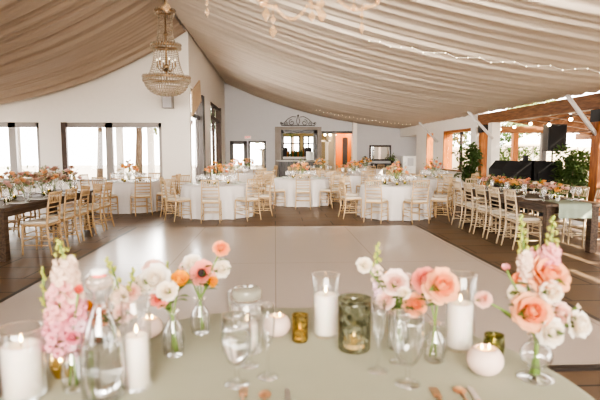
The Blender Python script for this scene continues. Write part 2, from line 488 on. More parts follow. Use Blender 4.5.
sc_ = MB()
def spiral(cx, cz, r, turns, a0, sgn, n=26):
    return [(cx + r*(1-.75*i/n)*math.cos(a0+sgn*2*PI*turns*i/n), 0, cz + r*(1-.75*i/n)*math.sin(a0+sgn*2*PI*turns*i/n)) for i in range(n+1)]
for sg in (-1, 1):
    sc_.tube(spiral(sg*.32, .14, .16, 1.3, PI/2, -sg), .016, 5)
    sc_.tube(spiral(sg*.62, .08, .10, 1.3, PI/2, sg), .014, 5)
    sc_.tube([(sg*.10, 0, .42), (sg*.3, 0, .44), (sg*.52, 0, .32), (sg*.7, 0, .13), (sg*.86, 0, .06)], .016, 5)
    sc_.tube(spiral(sg*.84, .12, .07, 1, -PI/2, sg), .014, 5)
    sc_.tube([(0, 0, 0), (sg*.09, 0, .2), (sg*.02, 0, .46)], .014, 5)
sc_.tube([(-.85, 0, 0), (.85, 0, 0)], .016, 5).ball((0, 0, .5), .045)
tag(sc_.build('scroll_ornament', M['iron'], loc=(bxX(298), YB-.1, bxZ(125.5))), 'dark wrought iron scroll ornament above the bar hatch', 'wall ornament')
# room behind the bar
bb0, bb1 = bar[0]-.8, bar[1]+.9
holed_wall('X', bb0, bb1, 0, 3.2, 30, 30.2, [(bar[0]+.2, bar[0]+1.15, 1.35, 2.45), (bar[0]+1.4, bar[0]+2.0, 1.35, 2.45)]).build('wall_bar_back', M['barwall'], kind='structure')
mb = MB()
for x0, x1 in ((bar[0]+.2, bar[0]+1.15), (bar[0]+1.4, bar[0]+2.0)):
    for f in (0, .5, 1): mb.box((x0+(x1-x0)*f-.04, 29.95, 1.35), (x0+(x1-x0)*f+.04, 30.1, 2.45))
    for z in (1.37, 2.0, 2.43): mb.box((x0, 29.95, z-.035), (x1, 30.1, z+.035))
mb.build('window_6', M['frame'], kind='structure')
sh = thing('bottle_shelf', 'dark wall shelf with brackets below the bar room windows', 'shelf', (bar[0]+1.0, 29.85, 1.2))
MB().box((-1.1, -.14, 0), (1.1, .14, .05)).build('board', M['darkwood'], sh)
for x in (-.9, 0, .9): MB().box((x-.02, -.1, -.2), (x+.02, .14, 0)).build('bracket', M['iron'], sh)
MB().box((bar[0]-1.0, YB+.25, 0), (bar[0]-.8, 30.2, 3.2)).build('wall_bar_left', M['beige'], kind='structure')
MB().box((bar[0]-1.0, YB+.25, 3.2), (8, 30.4, 3.3)).build('ceiling_bar', M['beige'], kind='structure')
bk = thing('back_counter', 'pale counter with dark front behind the bar hatch', 'counter', ((bar[0]+bar[1])/2, 27.6, 0))
MB().box((-bw, -.3, 0), (bw, .3, 1.12)).build('counter_body', M['barfront'], bk)
MB().box((-bw-.05, -.34, 1.12), (bw+.05, .34, 1.24), .01).build('counter_top', M['counter'], bk)
bt = MB().lathe([(.001,0),(.04,0),(.042,.18),(.036,.21),(.014,.25),(.014,.31),(.001,.31)], 10)
bot = None
for i, px in enumerate([287.5, 289, 291.2, 293, 294.6, 296.4, 298, 299.8, 301.6, 303.5]):
    loc = (pxX(px, 27.5), 27.45 + .12*(i % 2), 1.24)
    mm = M['bottleg'] if i % 3 else M['bottlea']
    o = bt.build('liquor_bottle', mm, loc=loc)
    o.scale = (1.25, 1.25, 1.25+.4*random.random())
    tag(o, 'dark liquor bottle standing on the counter behind the bar hatch', 'bottle', 'bottles behind the bar')
for px, wd in ((284, 'left'), (308, 'right')):
    b = thing('bar_shelf_box', f'black cabinet box at the {wd} end of the back bar counter', 'box', (pxX(px, 27.5), 27.6, 1.24))
    MB().box((-.2, -.14, 0), (.2, .14, .5), .015).build('box_body', M['blackp'], b)
    MB().box((-.17, -.16, .03), (.17, -.14, .47), .008).build('door', M['black'], b)
for i, (px, w_) in enumerate(((309.5, .17), (314.5, .22))):
    o = MB().box((-w_, -.015, 0), (w_, .015, .42), .004).box((-w_*.2, .015, 0), (w_*.2, .12, .02)).build('menu_card', M['porcelain'], loc=(pxX(px, 25.3), 25.3, 1.1), rot=(-.1, 0, 0))
    tag(o, ['narrow white menu card standing on the bar counter', 'wider white menu card at the right end of the bar counter'][i], 'menu card')
def foliage(mb, c, rad, n, L, W, m=0, sq=(1,1,1)):
    for _ in range(n):
        d = Vector((random.gauss(0,1), random.gauss(0,1), random.gauss(0,1))).normalized()
        r = rad * random.random() ** .45
        p = Vector(c) + Vector((d.x*sq[0], d.y*sq[1], d.z*sq[2])) * r
        q = (d + Vector((random.uniform(-.8,.8), random.uniform(-.8,.8), random.uniform(-.6,.6)))).normalized()
        mb.leaf(p, q, (random.uniform(-.5,.5), random.uniform(-.5,.5), 1), L*random.uniform(.6,1.2), W*random.uniform(.7,1.2), .25)
    return mb
hb = thing('hanging_plant', 'trailing green plant hanging inside the bar hatch', 'plant', (pxX(289, 27), 27, 2.62))
foliage(MB(), (0,0,-.05), .35, 160, .14, .03, sq=(1.5,.6,.6)).build('foliage', M['leafm'], hb, kind='stuff')
MB().lathe([(.001,0),(.1,0),(.15,.14),(.14,.14)], 12).tube([(0,0,.1),(0,0,.58)], .008, 4).build('basket', M['iron'], hb)
# corridor
MB().box((cor[1]+.02, YB+.25, 0), (cor[1]+.2, 30, 3.2)).box((cor[0]+.9, 28.4, 0), (cor[1]+.02, 28.6, 3.2)).build('wall_corridor', M['orange'], kind='structure')
MB().box((bar[1]+.9, YB+.25, 0), (bar[1]+1.0, 30, 3.2)).build('wall_corridor_left', M['beige'], kind='structure')
d3 = MB()
for k in range(2):
    x0 = cor[0]+.06+k*.42
    d3.box((x0, 27.4, 0), (x0+.07, 27.48, 2.15)).box((x0+.33, 27.4, 0), (x0+.4, 27.48, 2.15)).box((x0, 27.4, 2.05), (x0+.4, 27.48, 2.15)).box((x0, 27.4, 0), (x0+.4, 27.48, .12))
o3 = d3.build('door_3', M['wall'], kind='structure')
MB().box((cor[0]+.06, 27.43, .1), (cor[0]+.9, 27.44, 2.1)).build('window_pane', M['window'], o3)
MB().box((bxX(345), 26.4, 0), (bxX(350), 26.5, 2.25)).build('door_4', M['frame'], kind='structure')
MB().box((bxX(352), YB-.3, 0), (bxX(356), YB-.002, 4.2)).build('trim_4', M['wall'], kind='structure')
MB().box((cor[0], YB-.04, cor[3]-.12), (cor[1], YB+.2, cor[3])).build('trim_5', M['frame'], kind='structure')
for i, px in enumerate((325, 330, 335)):
    t = thing('wall_sconce', f"warm globe lamp over the corridor opening, {['nearest the bar hatch', 'middle of three', 'farthest from the bar hatch'][i]}", 'lamp', (pxX(px, 27), 27.0, 2.42), group='corridor globe lamps')
    MB().ball((0,0,0), .07, 10, 8).build('globe', M['bulb'], t)
    MB().tube([(0,0,.06),(0,0,.78)], .012, 6).build('rod', M['iron'], t)
# grey wall furniture
mr = thing('wall_mirror', 'black framed rectangular mirror on the grey back wall', 'mirror', (bxX(380), YB-.04, bxZ(153)))
mw, mh = .56, .40
MB().box((-mw, -.03, -mh), (-mw+.09, .03, mh)).box((mw-.09, -.03, -mh), (mw, .03, mh)).box((-mw, -.03, mh-.09), (mw, .03, mh)).box((-mw, -.03, -mh), (mw, .03, -mh+.09)).build('mirror_frame', M['frame'], mr)
MB().box((-mw+.05, .0, -mh+.05), (mw-.05, .02, mh-.05)).build('mirror_glass', M['mirror'], mr)
cs = thing('console_table', 'black console table under the wall mirror', 'table', (bxX(384), YB-.42, 0))
MB().box((-.72, -.25, .82), (.72, .25, .92), .01).build('tabletop', M['blackp'], cs)
MB().box((-.68, -.22, .66), (.68, .22, .82)).build('apron', M['blackp'], cs)
for sx in (-.66, .6):
    for sy in (-.2, .14): MB().box((sx, sy, 0), (sx+.06, sy+.06, .66)).build('leg', M['blackp'], cs)
ln = thing('lantern', 'dark metal lantern on a stand left of the wall mirror', 'lantern', (bxX(363.5), YB-.5, .8))
MB().box((-.12, -.12, 0), (.12, .12, .04)).box((-.12, -.12, .36), (.12, .12, .39)).lathe([(.15,.39),(.03,.5),(.001,.51)], 4).build('lid', M['iron'], ln)
for sx in (-.11, .09):
    for sy in (-.11, .09): MB().box((sx, sy, .04), (sx+.02, sy+.02, .36)).build('corner_bar', M['iron'], ln)
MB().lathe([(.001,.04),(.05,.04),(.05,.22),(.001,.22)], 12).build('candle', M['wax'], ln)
pdst = thing('pedestal_stand', 'pale pedestal under the dark lantern by the back wall', 'pedestal', (bxX(363.5), YB-.5, 0))
MB().box((-.16, -.16, 0), (.16, .16, .74), .01).build('shaft', M['wall'], pdst); MB().box((-.2, -.2, .74), (.2, .2, .8), .01).build('top', M['wall'], pdst)
cb = thing('sideboard_cabinet', 'white cabinet with a dark grey inset panel beside the console table', 'cabinet', (bxX(406.5), YB-.55, 0))
MB().box((-.38, -.25, 0), (.38, .25, 1.3), .015).build('cabinet_body', M['porcelain'], cb)
MB().box((-.15, -.27, .82), (.15, -.25, 1.2), .01).build('inset_panel', M['greywall'], cb)
for sx in (-.35, .02): MB().box((sx, -.27, .08), (sx+.33, -.25, .75), .01).build('door', M['porcelain'], cb)
MB().tube([(-.3, 0, 0)], .01) if False else None
pl = thing('potted_plant', 'small green potted plant on the console right of the mirror', 'plant', (bxX(390.5), YB-.42, .92))
foliage(MB(), (0,0,.32), .16, 60, .12, .03).build('foliage', M['leafm'], pl, kind='stuff')
MB().lathe([(.001,0),(.06,0),(.09,.16),(.08,.16),(.06,.14),(.001,.14)], 12).build('pot', M['iron'], pl)

# right wall: white header, pillars, timber jambs, low sill wall
tk = .30
MB().box((XE, 15.62, 2.28), (XE+tk, YB, 5.3)).box((XE+tk, 22.5, 2.28), (7.3, YB, 2.4)).build('wall_right_header', M['wall'], kind='structure')
MB().box((XE, 20.9, 0), (XE+tk, 22.5, 2.28)).box((XE, 18.8, 0), (XE+tk, 20.1, 2.28)).box((XE, 15.75, 0), (XE+tk, 16.2, 2.28)).box((XE, 16.2, 0), (XE+tk, 18.8, .82)).box((XE, 20.1, 0), (XE+tk, 20.9, .82)).build('wall_right', M['wall'], kind='structure')
MB().box((7.3, 22.4, 0), (7.5, 25.75, 5.3)).build('wall_right_recess', M['greywall'], kind='structure')
MB().box((XE-.06, 16.2, .82), (XE+tk+.04, 18.8, .87)).box((XE-.06, 20.1, .82), (XE+tk+.04, 20.9, .87)).build('trim_6', M['timberY'], kind='structure')
MB().box((XE-.02, 18.74, .87), (XE+tk+.02, 18.8, 2.28)).box((XE-.02, 20.84, .87), (XE+tk+.02, 20.9, 2.28)).box((XE-.02, 16.2, 2.2), (XE+tk+.02, 18.8, 2.28)).build('trim_7', M['timberZ'], kind='structure')
o = MB().box((XE+.12, 16.2, .87), (XE+.2, 16.28, 2.2)).box((XE+.12, 17.4, .87), (XE+.2, 17.48, 2.2)).build('window_5', M['frame'], kind='structure')
MB().box((XE+.15, 16.25, .9), (XE+.16, 18.72, 2.2)).build('window_pane', M['window'], o)

# outer left wall far to the side and roof above the drapes
holed_wall('Y', -3, YF+.25, 0, 3.2, -9.6, -9.4, [(0, 4, .6, 2.6), (6, 10, .6, 2.6), (11, 14.6, .6, 2.6)]).build('wall_left_outer', M['wall'], kind='structure')
r = MB()
r.add([(-9.8, -3, 3.15), (XS, -3, 5.25), (XS, 26, 5.25), (-9.8, 26, 3.15), (-9.8, -3, 3.25), (XS, -3, 5.35), (XS, 26, 5.35), (-9.8, 26, 3.25)],
      [(0,1,2,3),(4,7,6,5),(0,4,5,1),(1,5,6,2),(2,6,7,3),(3,7,4,0)])
r.add([(XS, -3, 5.25), (6.75, -3, 2.85), (6.75, 26, 2.85), (XS, 26, 5.25), (XS, -3, 5.35), (6.75, -3, 2.95), (6.75, 26, 2.95), (XS, 26, 5.35)],
      [(0,1,2,3),(4,7,6,5),(0,4,5,1),(1,5,6,2),(2,6,7,3),(3,7,4,0)])
r.build('ceiling', M['ceiling'], kind='structure')

holed_wall('X', -9.6, 6.7, 0, 5.3, -3.25, -3.02, [(-7, -3.5, .8, 2.4), (2, 5, .8, 2.4)]).build('wall_rear', M['wall'], kind='structure')
# ------------------------------------------------------------------ ceiling drapes
def drape(x0, z0, x1, z1, sag, y0, y1, seed, nx=44, dy=.045, am=1.0):
    rnd = random.Random(seed)
    ny = int((y1-y0)/dy)
    comps = [(rnd.uniform(9, 15), rnd.uniform(0, 6.28), rnd.uniform(.5, 1)) for _ in range(3)]
    comps += [(rnd.uniform(20, 34), rnd.uniform(0, 6.28), rnd.uniform(.3, .6)) for _ in range(4)]
    drift = [(rnd.uniform(.4, 1.3), rnd.uniform(0, 6.28), rnd.uniform(.1, .35)) for _ in range(4)]
    vs = []
    for i in range(ny+1):
        y = y0 + i*dy
        for j in range(nx+1):
            u = j/nx
            yy = y + sum(a*math.sin(f*y*.6+p+u*3) for f, p, a in drift)*.5*u*(1-u)*2
            w = sum(a*math.sin(f*yy+p) for f, p, a in comps)
            amp = .017*am*(.55+.9*u*(1-u)*2)
            big = .05*abs(math.sin(PI*(y+.4)/3.1))*4*u*(1-u)
            z = z0+(z1-z0)*u - sag*4*u*(1-u)*(1-.25*(u-.5)) + w*amp + big - .02
            vs.append((x0+(x1-x0)*u, y, z))
    fs = []
    for i in range(ny):
        for j in range(nx):
            a = i*(nx+1)+j
            fs.append((a, a+1, a+nx+2, a+nx+1))
    return MB().add(vs, fs, True)
o = drape(XS-.04, ZR, -9.3, 2.70, .50, -3, YF-.06, 3, 44, .045, 1.9).build('ceiling_drape', M['drape_shaded'])
tag(o, 'pleated ivory fabric swagged from the ridge down to the left window wall', 'ceiling drape')
o = drape(XS+.04, ZR, XE, ZE, .46, -3, YB-.06, 5, 52).build('ceiling_drape', M['drape'])
tag(o, 'broad pleated ivory fabric swagged from the ridge to the right eave', 'ceiling drape')
def zr(x):
    u = (x-XS-.04)/(XE-XS-.04)
    return ZR+(ZE-ZR)*u-.46*4*u*(1-u)*(1-.25*(u-.5))
def string_lights(label, Y0, Y1, x0, x1, n):
    t = thing('string_lights', label, 'string lights', (x0, Y0, zr(x0)-.1))
    pts = []
    for i in range(n):
        f = i/(n-1); x = x0+(x1-x0)*f; y = Y0+(Y1-Y0)*f
        pts.append(Vector((x-x0, y-Y0, zr(x)-.10+.03*math.sin(i*2.1)-zr(x0)+.1)))
    MB().tube(pts, .004, 4).build('wire', M['cushion'], t)
    b0 = None
    for p in pts:
        if b0 is None: b0 = MB().ball((0,0,0), .011, 6, 5).build('bulb', M['fairy'], t, loc=p)
        else:
            c = b0.copy(); COL.objects.link(c); c.parent = t; c.location = p
string_lights('string of fairy lights across the near right part of the fabric ceiling', 8.6, 7.6, 1.6, 5.2, 22)
string_lights('string of fairy lights across the far end of the fabric ceiling', 22.0, 21.4, 1.8, 5.8, 26)

# ------------------------------------------------------------------ crystal chandelier
CY = 11.5; CX = pxX(168.5, CY)
ch = thing('crystal_chandelier', 'tall three tiered empire crystal chandelier hanging below the ceiling ridge', 'chandelier', (CX, CY, 0))
zt, zm, zb, zbot = pxZ(13, CY), pxZ(47, CY), pxZ(79, CY), pxZ(94, CY)
def ring(z, r, h): return MB().lathe([(r,-h/2),(r+.02,-h/2),(r+.03,0),(r+.02,h/2),(r,h/2)], 36, (0,0,z), True, True)
ring(zt, .19, .06).build('crown_ring', M['brass'], ch); ring(zm, .29, .08).build('middle_ring', M['brass'], ch); ring(zb, .475, .06).build('basket_ring', M['brass'], ch)
MB().tube([(0,0,zb-.1),(0,0,zt+.3)], .02, 8).ball((0,0,zb+.25), .06).ball((0,0,zm+.25), .05).build('central_rod', M['brass'], ch)
for k in range(6):
    a = k*PI/3
    MB().tube([(0,0,zb+.2),(.12*math.cos(a),.12*math.sin(a),zb+.15),(.2*math.cos(a),.2*math.sin(a),zb+.25)], .012, 6).tube([(.2*math.cos(a),.2*math.sin(a),zb+.25),(.2*math.cos(a),.2*math.sin(a),zb+.36)], .016, 6).build('candle_arm', M['brass'], ch)
cr = MB()
def strands(mb, r0, z0, r1, z1, n, m, bulge=0, s=.016):
    for k in range(n):
        a = 2*PI*k/n
        for i in range(m):
            f = (i+.5)/m
            rr = r0+(r1-r0)*f - bulge*math.sin(PI*f)
            mb.octa((rr*math.cos(a), rr*math.sin(a), z0+(z1-z0)*f), s, abs(z1-z0)/m*.42)
strands(cr, .16, zt-.03, .21, zm+.03, 26, 12, .03, .010)
cr.build('upper_strands', M['crystal'], ch, kind='stuff')
cr = MB(); strands(cr, .26, zm-.03, .40, zb+.03, 40, 13, .04, .010)
cr.build('lower_strands', M['crystal'], ch, kind='stuff')
cr = MB()
for i in range(9):
    t = i/8; rr = .485*math.cos(t*PI/2*.93); z = zb-.04-(zb-zbot)*math.sin(t*PI/2)
    n = max(4, int(2*PI*rr/.055))
    for k in range(n):
        a = 2*PI*k/n + i*.4
        cr.octa((rr*math.cos(a), rr*math.sin(a), z), .022, .038)
cr.octa((0,0,zbot-.03), .03, .06)
cr.build('crystal_basket', M['crystal'], ch, kind='stuff')
cr = MB()
for r_, z_ in ((.2, zt), (.31, zm), (.49, zb)):
    n = int(2*PI*r_/.06)
    for k in range(n):
        a = 2*PI*k/n; cr.octa((r_*math.cos(a)*1.05, r_*math.sin(a)*1.05, z_-.05), .02, .045); cr.octa((r_*math.cos(a+.05)*1.05, r_*math.sin(a+.05)*1.05, z_+.02), .024, .04)
cr.build('ring_fringe', M['crystal'], ch, kind='stuff')
MB().tube([(0,0,zt+.3),(0,0,5.15)], .014, 6).build('chain', M['brass'], ch)
b0 = MB().ball((0,0,0), .014, 8, 6, (1,1,1.8))
for k in range(6):
    a = k*PI/3; b0.build('bulb', M['fairy'], ch, loc=(.2*math.cos(a), .2*math.sin(a), zb+.40))
# near chandelier, of which only the lowest drops reach the frame
NY = 2.75
nc = thing('brass_chandelier', 'chandelier above the near table, only its lowest crystal drops in view', 'chandelier', (0.05, NY, 0))
MB().tube([(0,0,2.8),(0,0,3.9)], .02, 8).lathe([(.001,2.76),(.05,2.78),(.08,2.84),(.03,2.92),(.001,2.92)], 16).build('central_column', M['brass'], nc)
for k in range(8):
    a = k*PI/4+.2
    pts = [(r_*math.cos(a), r_*math.sin(a), z_) for r_, z_ in ((.04,2.88),(.2,2.76),(.38,2.74),(.52,2.82),(.56,2.9))]
    MB().tube(pts, .012, 6).lathe([(.001,.0),(.05,.01),(.055,.03),(.001,.03)], 12, (pts[-1][0], pts[-1][1], 2.9)).build('arm', M['brass'], nc)
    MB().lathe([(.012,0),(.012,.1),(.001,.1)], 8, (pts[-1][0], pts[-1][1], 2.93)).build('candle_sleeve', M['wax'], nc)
def drop(px, ytop, ybot, Y, big=1.0):
    """a hanging prism: bead, then faceted pendant"""
    p0, p1 = at(px, ytop, Y), at(px, ybot, Y)
    mb = MB(); h = p0.z-p1.z
    mb.octa((0,0,-h*.22), .014*big, h*.2)
    mb.octa((0,0,-h*.72), .020*big, h*.30)
    mb.tube([(0,0,.03),(0,0,-h*.1)], .003, 4)
    return mb, p0
for i, (px, y0, y1, Y, bg) in enumerate([(166, -8, 13, 2.55, 1.1), (207, 0, 17, 2.6, .6), (266, -6, 22, 2.5, 1.0), (273, 14, 38, 2.4, 1.0), (312, 2, 22, 2.4, 1), (322, -2, 22, 2.45, 1.2), (318, -10, 14, 2.7, 1), (362, 10, 35, 2.5, .7), (354, -4, 12, 2.6, .8), (378, -8, 5, 2.5, .7), (262, -6, 8, 2.8, .9)]):
    mb, p0 = drop(px, y0, y1, Y, bg)
    mb.build('crystal_drop', M['amberprism'], nc, loc=(p0.x-.05, p0.y-NY, p0.z))
for (xa, ya, xb, yb, dip, n, Y) in ((276, 8, 310, 2, 14, 12, 2.45), (336, -2, 366, 8, 6, 10, 2.55), (366, 6, 384, -6, 5, 6, 2.5), (255, -4, 276, 6, 4, 6, 2.5)):
    sw = MB()
    for i in range(n+1):
        f = i/n
        p = at(xa+(xb-xa)*f, ya+(yb-ya)*f+dip*math.sin(PI*f), Y)
        sw.ball((p.x-.05, p.y-NY, p.z), .0095, 8, 6)
    sw.build('bead_swag', M['amberprism'], nc)
MB().tube([(0,0,3.9),(0,0,4.3)], .012, 6).build('chain', M['brass'], nc)

# grey speaker box on the window wall
sb = thing('wall_speaker', 'grey speaker box fixed high on the wall under the crystal chandelier', 'speaker', (pxX(170.5, YF), YF-.17, pxZ(102, YF)))
MB().box((-.15, -.15, -.22), (.15, .12, .22), .02).build('cabinet', M['speakergrey'], sb)
MB().box((-.12, -.165, -.19), (.12, -.15, .19), .01).build('grille', M['greywall'], sb)
MB().box((-.05, .12, -.05), (.05, .17, .05)).build('bracket', M['iron'], sb)

# ------------------------------------------------------------------ pergola on the right
PB = MB().box((XE-.02, -2.9, 2.36), (XE+.24, 15.62, 2.66))
tag(PB.build('eave_beam', M['timberY']), 'long brown timber eave beam running along the right side of the room', 'beam')
pergola_posts = [(15.42, .11, 'timberZ', 'brown timber post beside the white column by the window wall'),
                 (9.75, .13, 'timberZ', 'brown timber post nearest the camera on the right side')]
for y, hw, mk, lb in pergola_posts:
    t = thing('timber_post', lb, 'post', (XE+.11, y, 0))
    MB().box((-hw, -hw, 0), (hw, hw, 2.36), .01).build('shaft', M[mk], t)
    MB().box((-hw-.02, -hw-.02, 2.1), (hw+.02, hw+.02, 2.34)).build('steel_collar', M['blackp'], t)
wp = thing('white_column', 'white painted column under the eave beam next to the window wall', 'column', (XE+.05, 14.55, 0))
MB().box((-.13, -.13, 0), (.13, .13, 2.36), .012).build('shaft', M['wall'], wp); MB().box((-.15, -.15, 0), (.15, .15, .12), .01).build('base', M['wall'], wp)
for i, (y, lb) in enumerate(((9.75, 'white wrapped diagonal brace beside the nearest timber post'), (14.4, 'white wrapped diagonal brace reaching the white column'), (19.4, 'white wrapped diagonal brace on the pillared right wall'))):
    pts = [(XE-.06, y, 1.90), (XE-.42, y, 2.27), (XE-.78, y, 2.64)]
    if i == 0: pts = [(XE+.0, y, 1.85), (XE-.32, y, 2.23), (XE-.62, y, 2.60)]
    mb = MB().tube(pts, .044, 10)
    for k in range(8):
        f = k/7; p = Vector(pts[0]).lerp(Vector(pts[-1]), f)
        mb.ball(p, .050, 8, 6, (1, 1, .6))
    tag(mb.build('diagonal_brace', M['linen']), lb, 'brace')
YR = [-.4, .8, 2.0, 3.2, 4.2, 5.2, 6.3, 7.4, 8.5, 9.6, 10.7, 11.8, 12.9, 14.0, 15.1]
for i, y in enumerate(YR):
    mb = MB(); a, b = Vector((XE+.24, y, 2.58)), Vector((10.4, y+.9, 2.12))
    vs = []
    for p in (a, b):
        for dx, dz in ((-.05, -.08), (.05, -.08), (.05, .08), (-.05, .08)): vs.append((p.x, p.y+dx, p.z+dz))
    mb.add(vs, [(0,3,2,1),(4,5,6,7),(0,1,5,4),(1,2,6,5),(2,3,7,6),(3,0,4,7)])
    tag(mb.build('pergola_rafter', M['timberX']), 'brown timber rafter of the pergola beyond the eave beam', 'rafter', 'pergola rafters')
tag(MB().box((10.3, -.5, 1.92), (10.5, 16.8, 2.12)).build('outer_beam', M['timberY']), 'outer timber beam carrying the far ends of the pergola rafters', 'beam')
tag(MB().box((XE+.4, 16.55, 2.14), (11.5, 16.75, 2.36)).build('cross_beam', M['timberX']), 'timber cross beam behind the pergola rafters', 'beam')
for px, hw, mk, lb in ((514.5, .09, 'timberZ', 'orange brown timber post behind the black covered booth'), (543, .08, 'frame', 'dark slim post behind the loudspeaker'), (478, .08, 'frame', 'dark slim post behind the white column')):
    t = thing('pergola_post', lb, 'post', (max(pxX(px, 16.65), XE+.5), 16.65, 0))
    MB().box((-hw, -hw, 0), (hw, hw, 2.14), .01).build('shaft', M[mk], t); MB().box((-hw-.03, -hw-.03, 0), (hw+.03, hw+.03, .15)).build('base', M[mk], t)
# roof slats (gaps let the sun through)
mb = MB()
for i in range(9):
    x = XE+.45+i*.44; z = 2.66-(x-XE-.24)/(10.4-XE-.24)*.46+.03
    mb.box((x, -.5, z), (x+.36, 9.3, z+.04)).box((x, 9.3, z), (x+.44, 16.4, z+.04))
tag(mb.build('slatted_roof', M['timberY']), 'dark timber roof slats laid over the pergola rafters', 'roof slats')
def bistro(label, pts, n):
    t = thing('bistro_lights', label, 'string lights', pts[0])
    P0 = Vector(pts[0]); line = []
    for i in range(n):
        f = i/(n-1); p = Vector(pts[0]).lerp(Vector(pts[1]), f)-P0
        p.z -= .12*abs(math.sin(PI*f*3)); line.append(p)
    MB().tube(line, .008, 5).build('cable', M['blackp'], t)
    for p in line:
        b = MB().lathe([(.02,0),(.022,-.05),(.001,-.05)], 8).build('lamp_holder', M['blackp'], t, loc=p)
        MB().ball((0,0,-.085), .045, 10, 8).build('bulb', M['bulb'], b)
bistro('string of round bulbs hanging along the eave beam', (XE+.34, 6.5, 2.40), 1) if False else None
bistro('string of round bulbs hanging just outside the eave beam', ((XE+.42, 8.6, 2.38), (XE+.42, 15.9, 2.38)), 9)
bistro('string of round bulbs hanging under the middle of the pergola', ((8.3, 10.0, 2.15), (8.3, 16.4, 2.15)), 8)

# black covered booth, loudspeaker, planting
bo = thing('covered_booth', 'black cloth covered booth standing behind the long right table', 'booth', ((pxX(493, 11.4)+pxX(552, 11.4))/2+.26, 11.75, 0))
mb = MB()
for x0, x1, cut in ((-.74, -.03, True), (.03, .72, False)):
    prof = [(x0, 0), (x1, 0), (x1, 1.28), (x0+(.16 if cut else .03), 1.30), (x0, 1.30-(.2 if cut else .03))]
    n = len(prof)
    vs = [(x, -.35, z) for x, z in prof]+[(x, .35, z) for x, z in prof]
    mb = MB().add(vs, [tuple(range(n)), tuple(range(2*n-1, n-1, -1))]+[(i, i+n, (i+1) % n+n, (i+1) % n) for i in range(n)])
    mb.box((x0+.08, -.365, .1), (x1-.06, -.35, 1.0), .006)
    mb.build('cover', M['black'], bo)
MB().box((-.08, -.1, 1.29), (.02, .0, 1.42), .01).build('cable_box', M['blackp'], bo)
LS = at(553, 138, 12.6)
ls = thing('loudspeaker', 'black loudspeaker on the tripod stand beside the timber pergola', 'speaker', (LS.x, LS.y, LS.z))
MB().add([(-.24,-.2,-.34),(.24,-.2,-.34),(.16,.2,-.34),(-.16,.2,-.34),(-.24,-.2,.34),(.24,-.2,.34),(.16,.2,.34),(-.16,.2,.34)], [(0,3,2,1),(4,5,6,7),(0,1,5,4),(1,2,6,5),(2,3,7,6),(3,0,4,7)]).build('cabinet', M['blackp'], ls)
MB().box((-.21, -.215, -.30), (.21, -.2, .30), .008).build('grille', M['black'], ls)
st = thing('speaker_stand', 'black tripod stand under the loudspeaker', 'stand', (LS.x, LS.y, -.04))
MB().tube([(0,0,.5),(0,0,LS.z-.30)], .02, 8).build('pole', M['blackp'], st)
for k in range(3):
    a = 2*PI*k/3+.4; MB().tube([(0,0,.85),(.45*math.cos(a),.45*math.sin(a),.02)], .014, 6).build('leg', M['blackp'], st)
def bush(label, loc, h, r, n, m, L=.16, W=.04, name='leafy_plant', stems=6, cat='plant', group=None):
    t = thing(name, label, cat, loc, group=group)
    f = MB(); s_ = MB()
    for k in range(stems):
        a = random.uniform(0, 6.28); q = Vector((r*.8*math.cos(a)*random.random(), r*.8*math.sin(a)*random.random(), h*random.uniform(.6, 1)))
        s_.tube([(0,0,0), q*.5+Vector((0,0,.1*h)), q], [.018, .012, .005], 5)
        foliage(f, q*.62, r*.55, n//stems//2, L, W); foliage(f, q, r*.45, n//stems//2, L, W)
    s_.build('stem', M['bark'], t); f.build('foliage', m, t, kind='stuff')
    return t
bush('bushy dark green plant behind the right table beside the loudspeaker', (6.35, 10.4, 0), 1.5, .42, 900, M['treeleaf'], .13, .035)
bush('leafy green shrub between the booth and the nearest timber post', (7.0, 11.4, -.04), 1.75, .6, 900, M['leafm'], .13, .035)
bush('airy tall plant with loose twigs behind the nearest timber post', (7.9, 10.6, -.04), 2.1, .5, 350, M['treeleaf'], .11, .03)
bush('leafy climbing plant beside the timber post at the window wall', (5.95, 15.2, 0), 1.75, .42, 800, M['treeleaf'], .14, .04)
bush('low dense green shrub beneath the slim post near the white column', (7.2, 15.9, -.04), 1.1, .55, 600, M['leafm'], .14, .04)
# patio beyond
hd = thing('hedge', 'clipped green hedge beyond the pergola behind the black booth', 'hedge', (0, 0, 0))
hm = MB()
for k in range(2600):
    p = (random.uniform(9.2, 12.6), random.uniform(22.6, 23.4), random.uniform(.1, 2.5))
    hm.leaf(p, (random.uniform(-1,1), random.uniform(-1,.2), random.uniform(-.3,1)), (0,0,1), .2, .06)
hm.build('foliage', M['treeleaf'], hd, kind='stuff')
MB().box((8, 24, -.04), (22, 24.3, 1.75)).build('wall_patio', M['beige'], kind='structure')
MB().box((15.5, 4, -.04), (15.8, 24, 1.5)).build('wall_patio_side', M['beige'], kind='structure')
pu = thing('patio_parasol', 'pale patio parasol standing outside behind the black booth', 'parasol', (pxX(533, 21), 21, -.04))
MB().lathe([(.001,2.35),(.1,2.33),(1.3,1.85),(1.3,1.78),(.1,2.27),(.001,2.29)], 8, smooth=False).build('canopy', M['beige'], pu); MB().tube([(0,0,0),(0,0,2.3)], .025, 8).build('pole', M['steel'], pu); MB().lathe([(.001,0),(.25,0),(.25,.06),(.001,.06)], 16).build('base', M['iron'], pu)
def tree(label, loc, h, r, n, m, name='tree', L=.22, W=.07):
    t = thing(name, label, 'tree', loc)
    MB().tube([(0,0,0),(.1,0,h*.4),(0,.1,h*.8)], [.16,.12,.05], 8).build('trunk', M['bark'], t)
    f = MB()
    for k in range(7):
        a = random.uniform(0, 6.28); rr = r*.6*random.random()
        foliage(f, (rr*math.cos(a), rr*math.sin(a), h*random.uniform(.55, .95)), r*.6, n//7, L, W)
    f.build('crown', m, t, kind='stuff')
tree('broad green tree beyond the patio wall on the right', (9.5, 28, 0), 5, 1.9, 3600, M['treeleaf'])
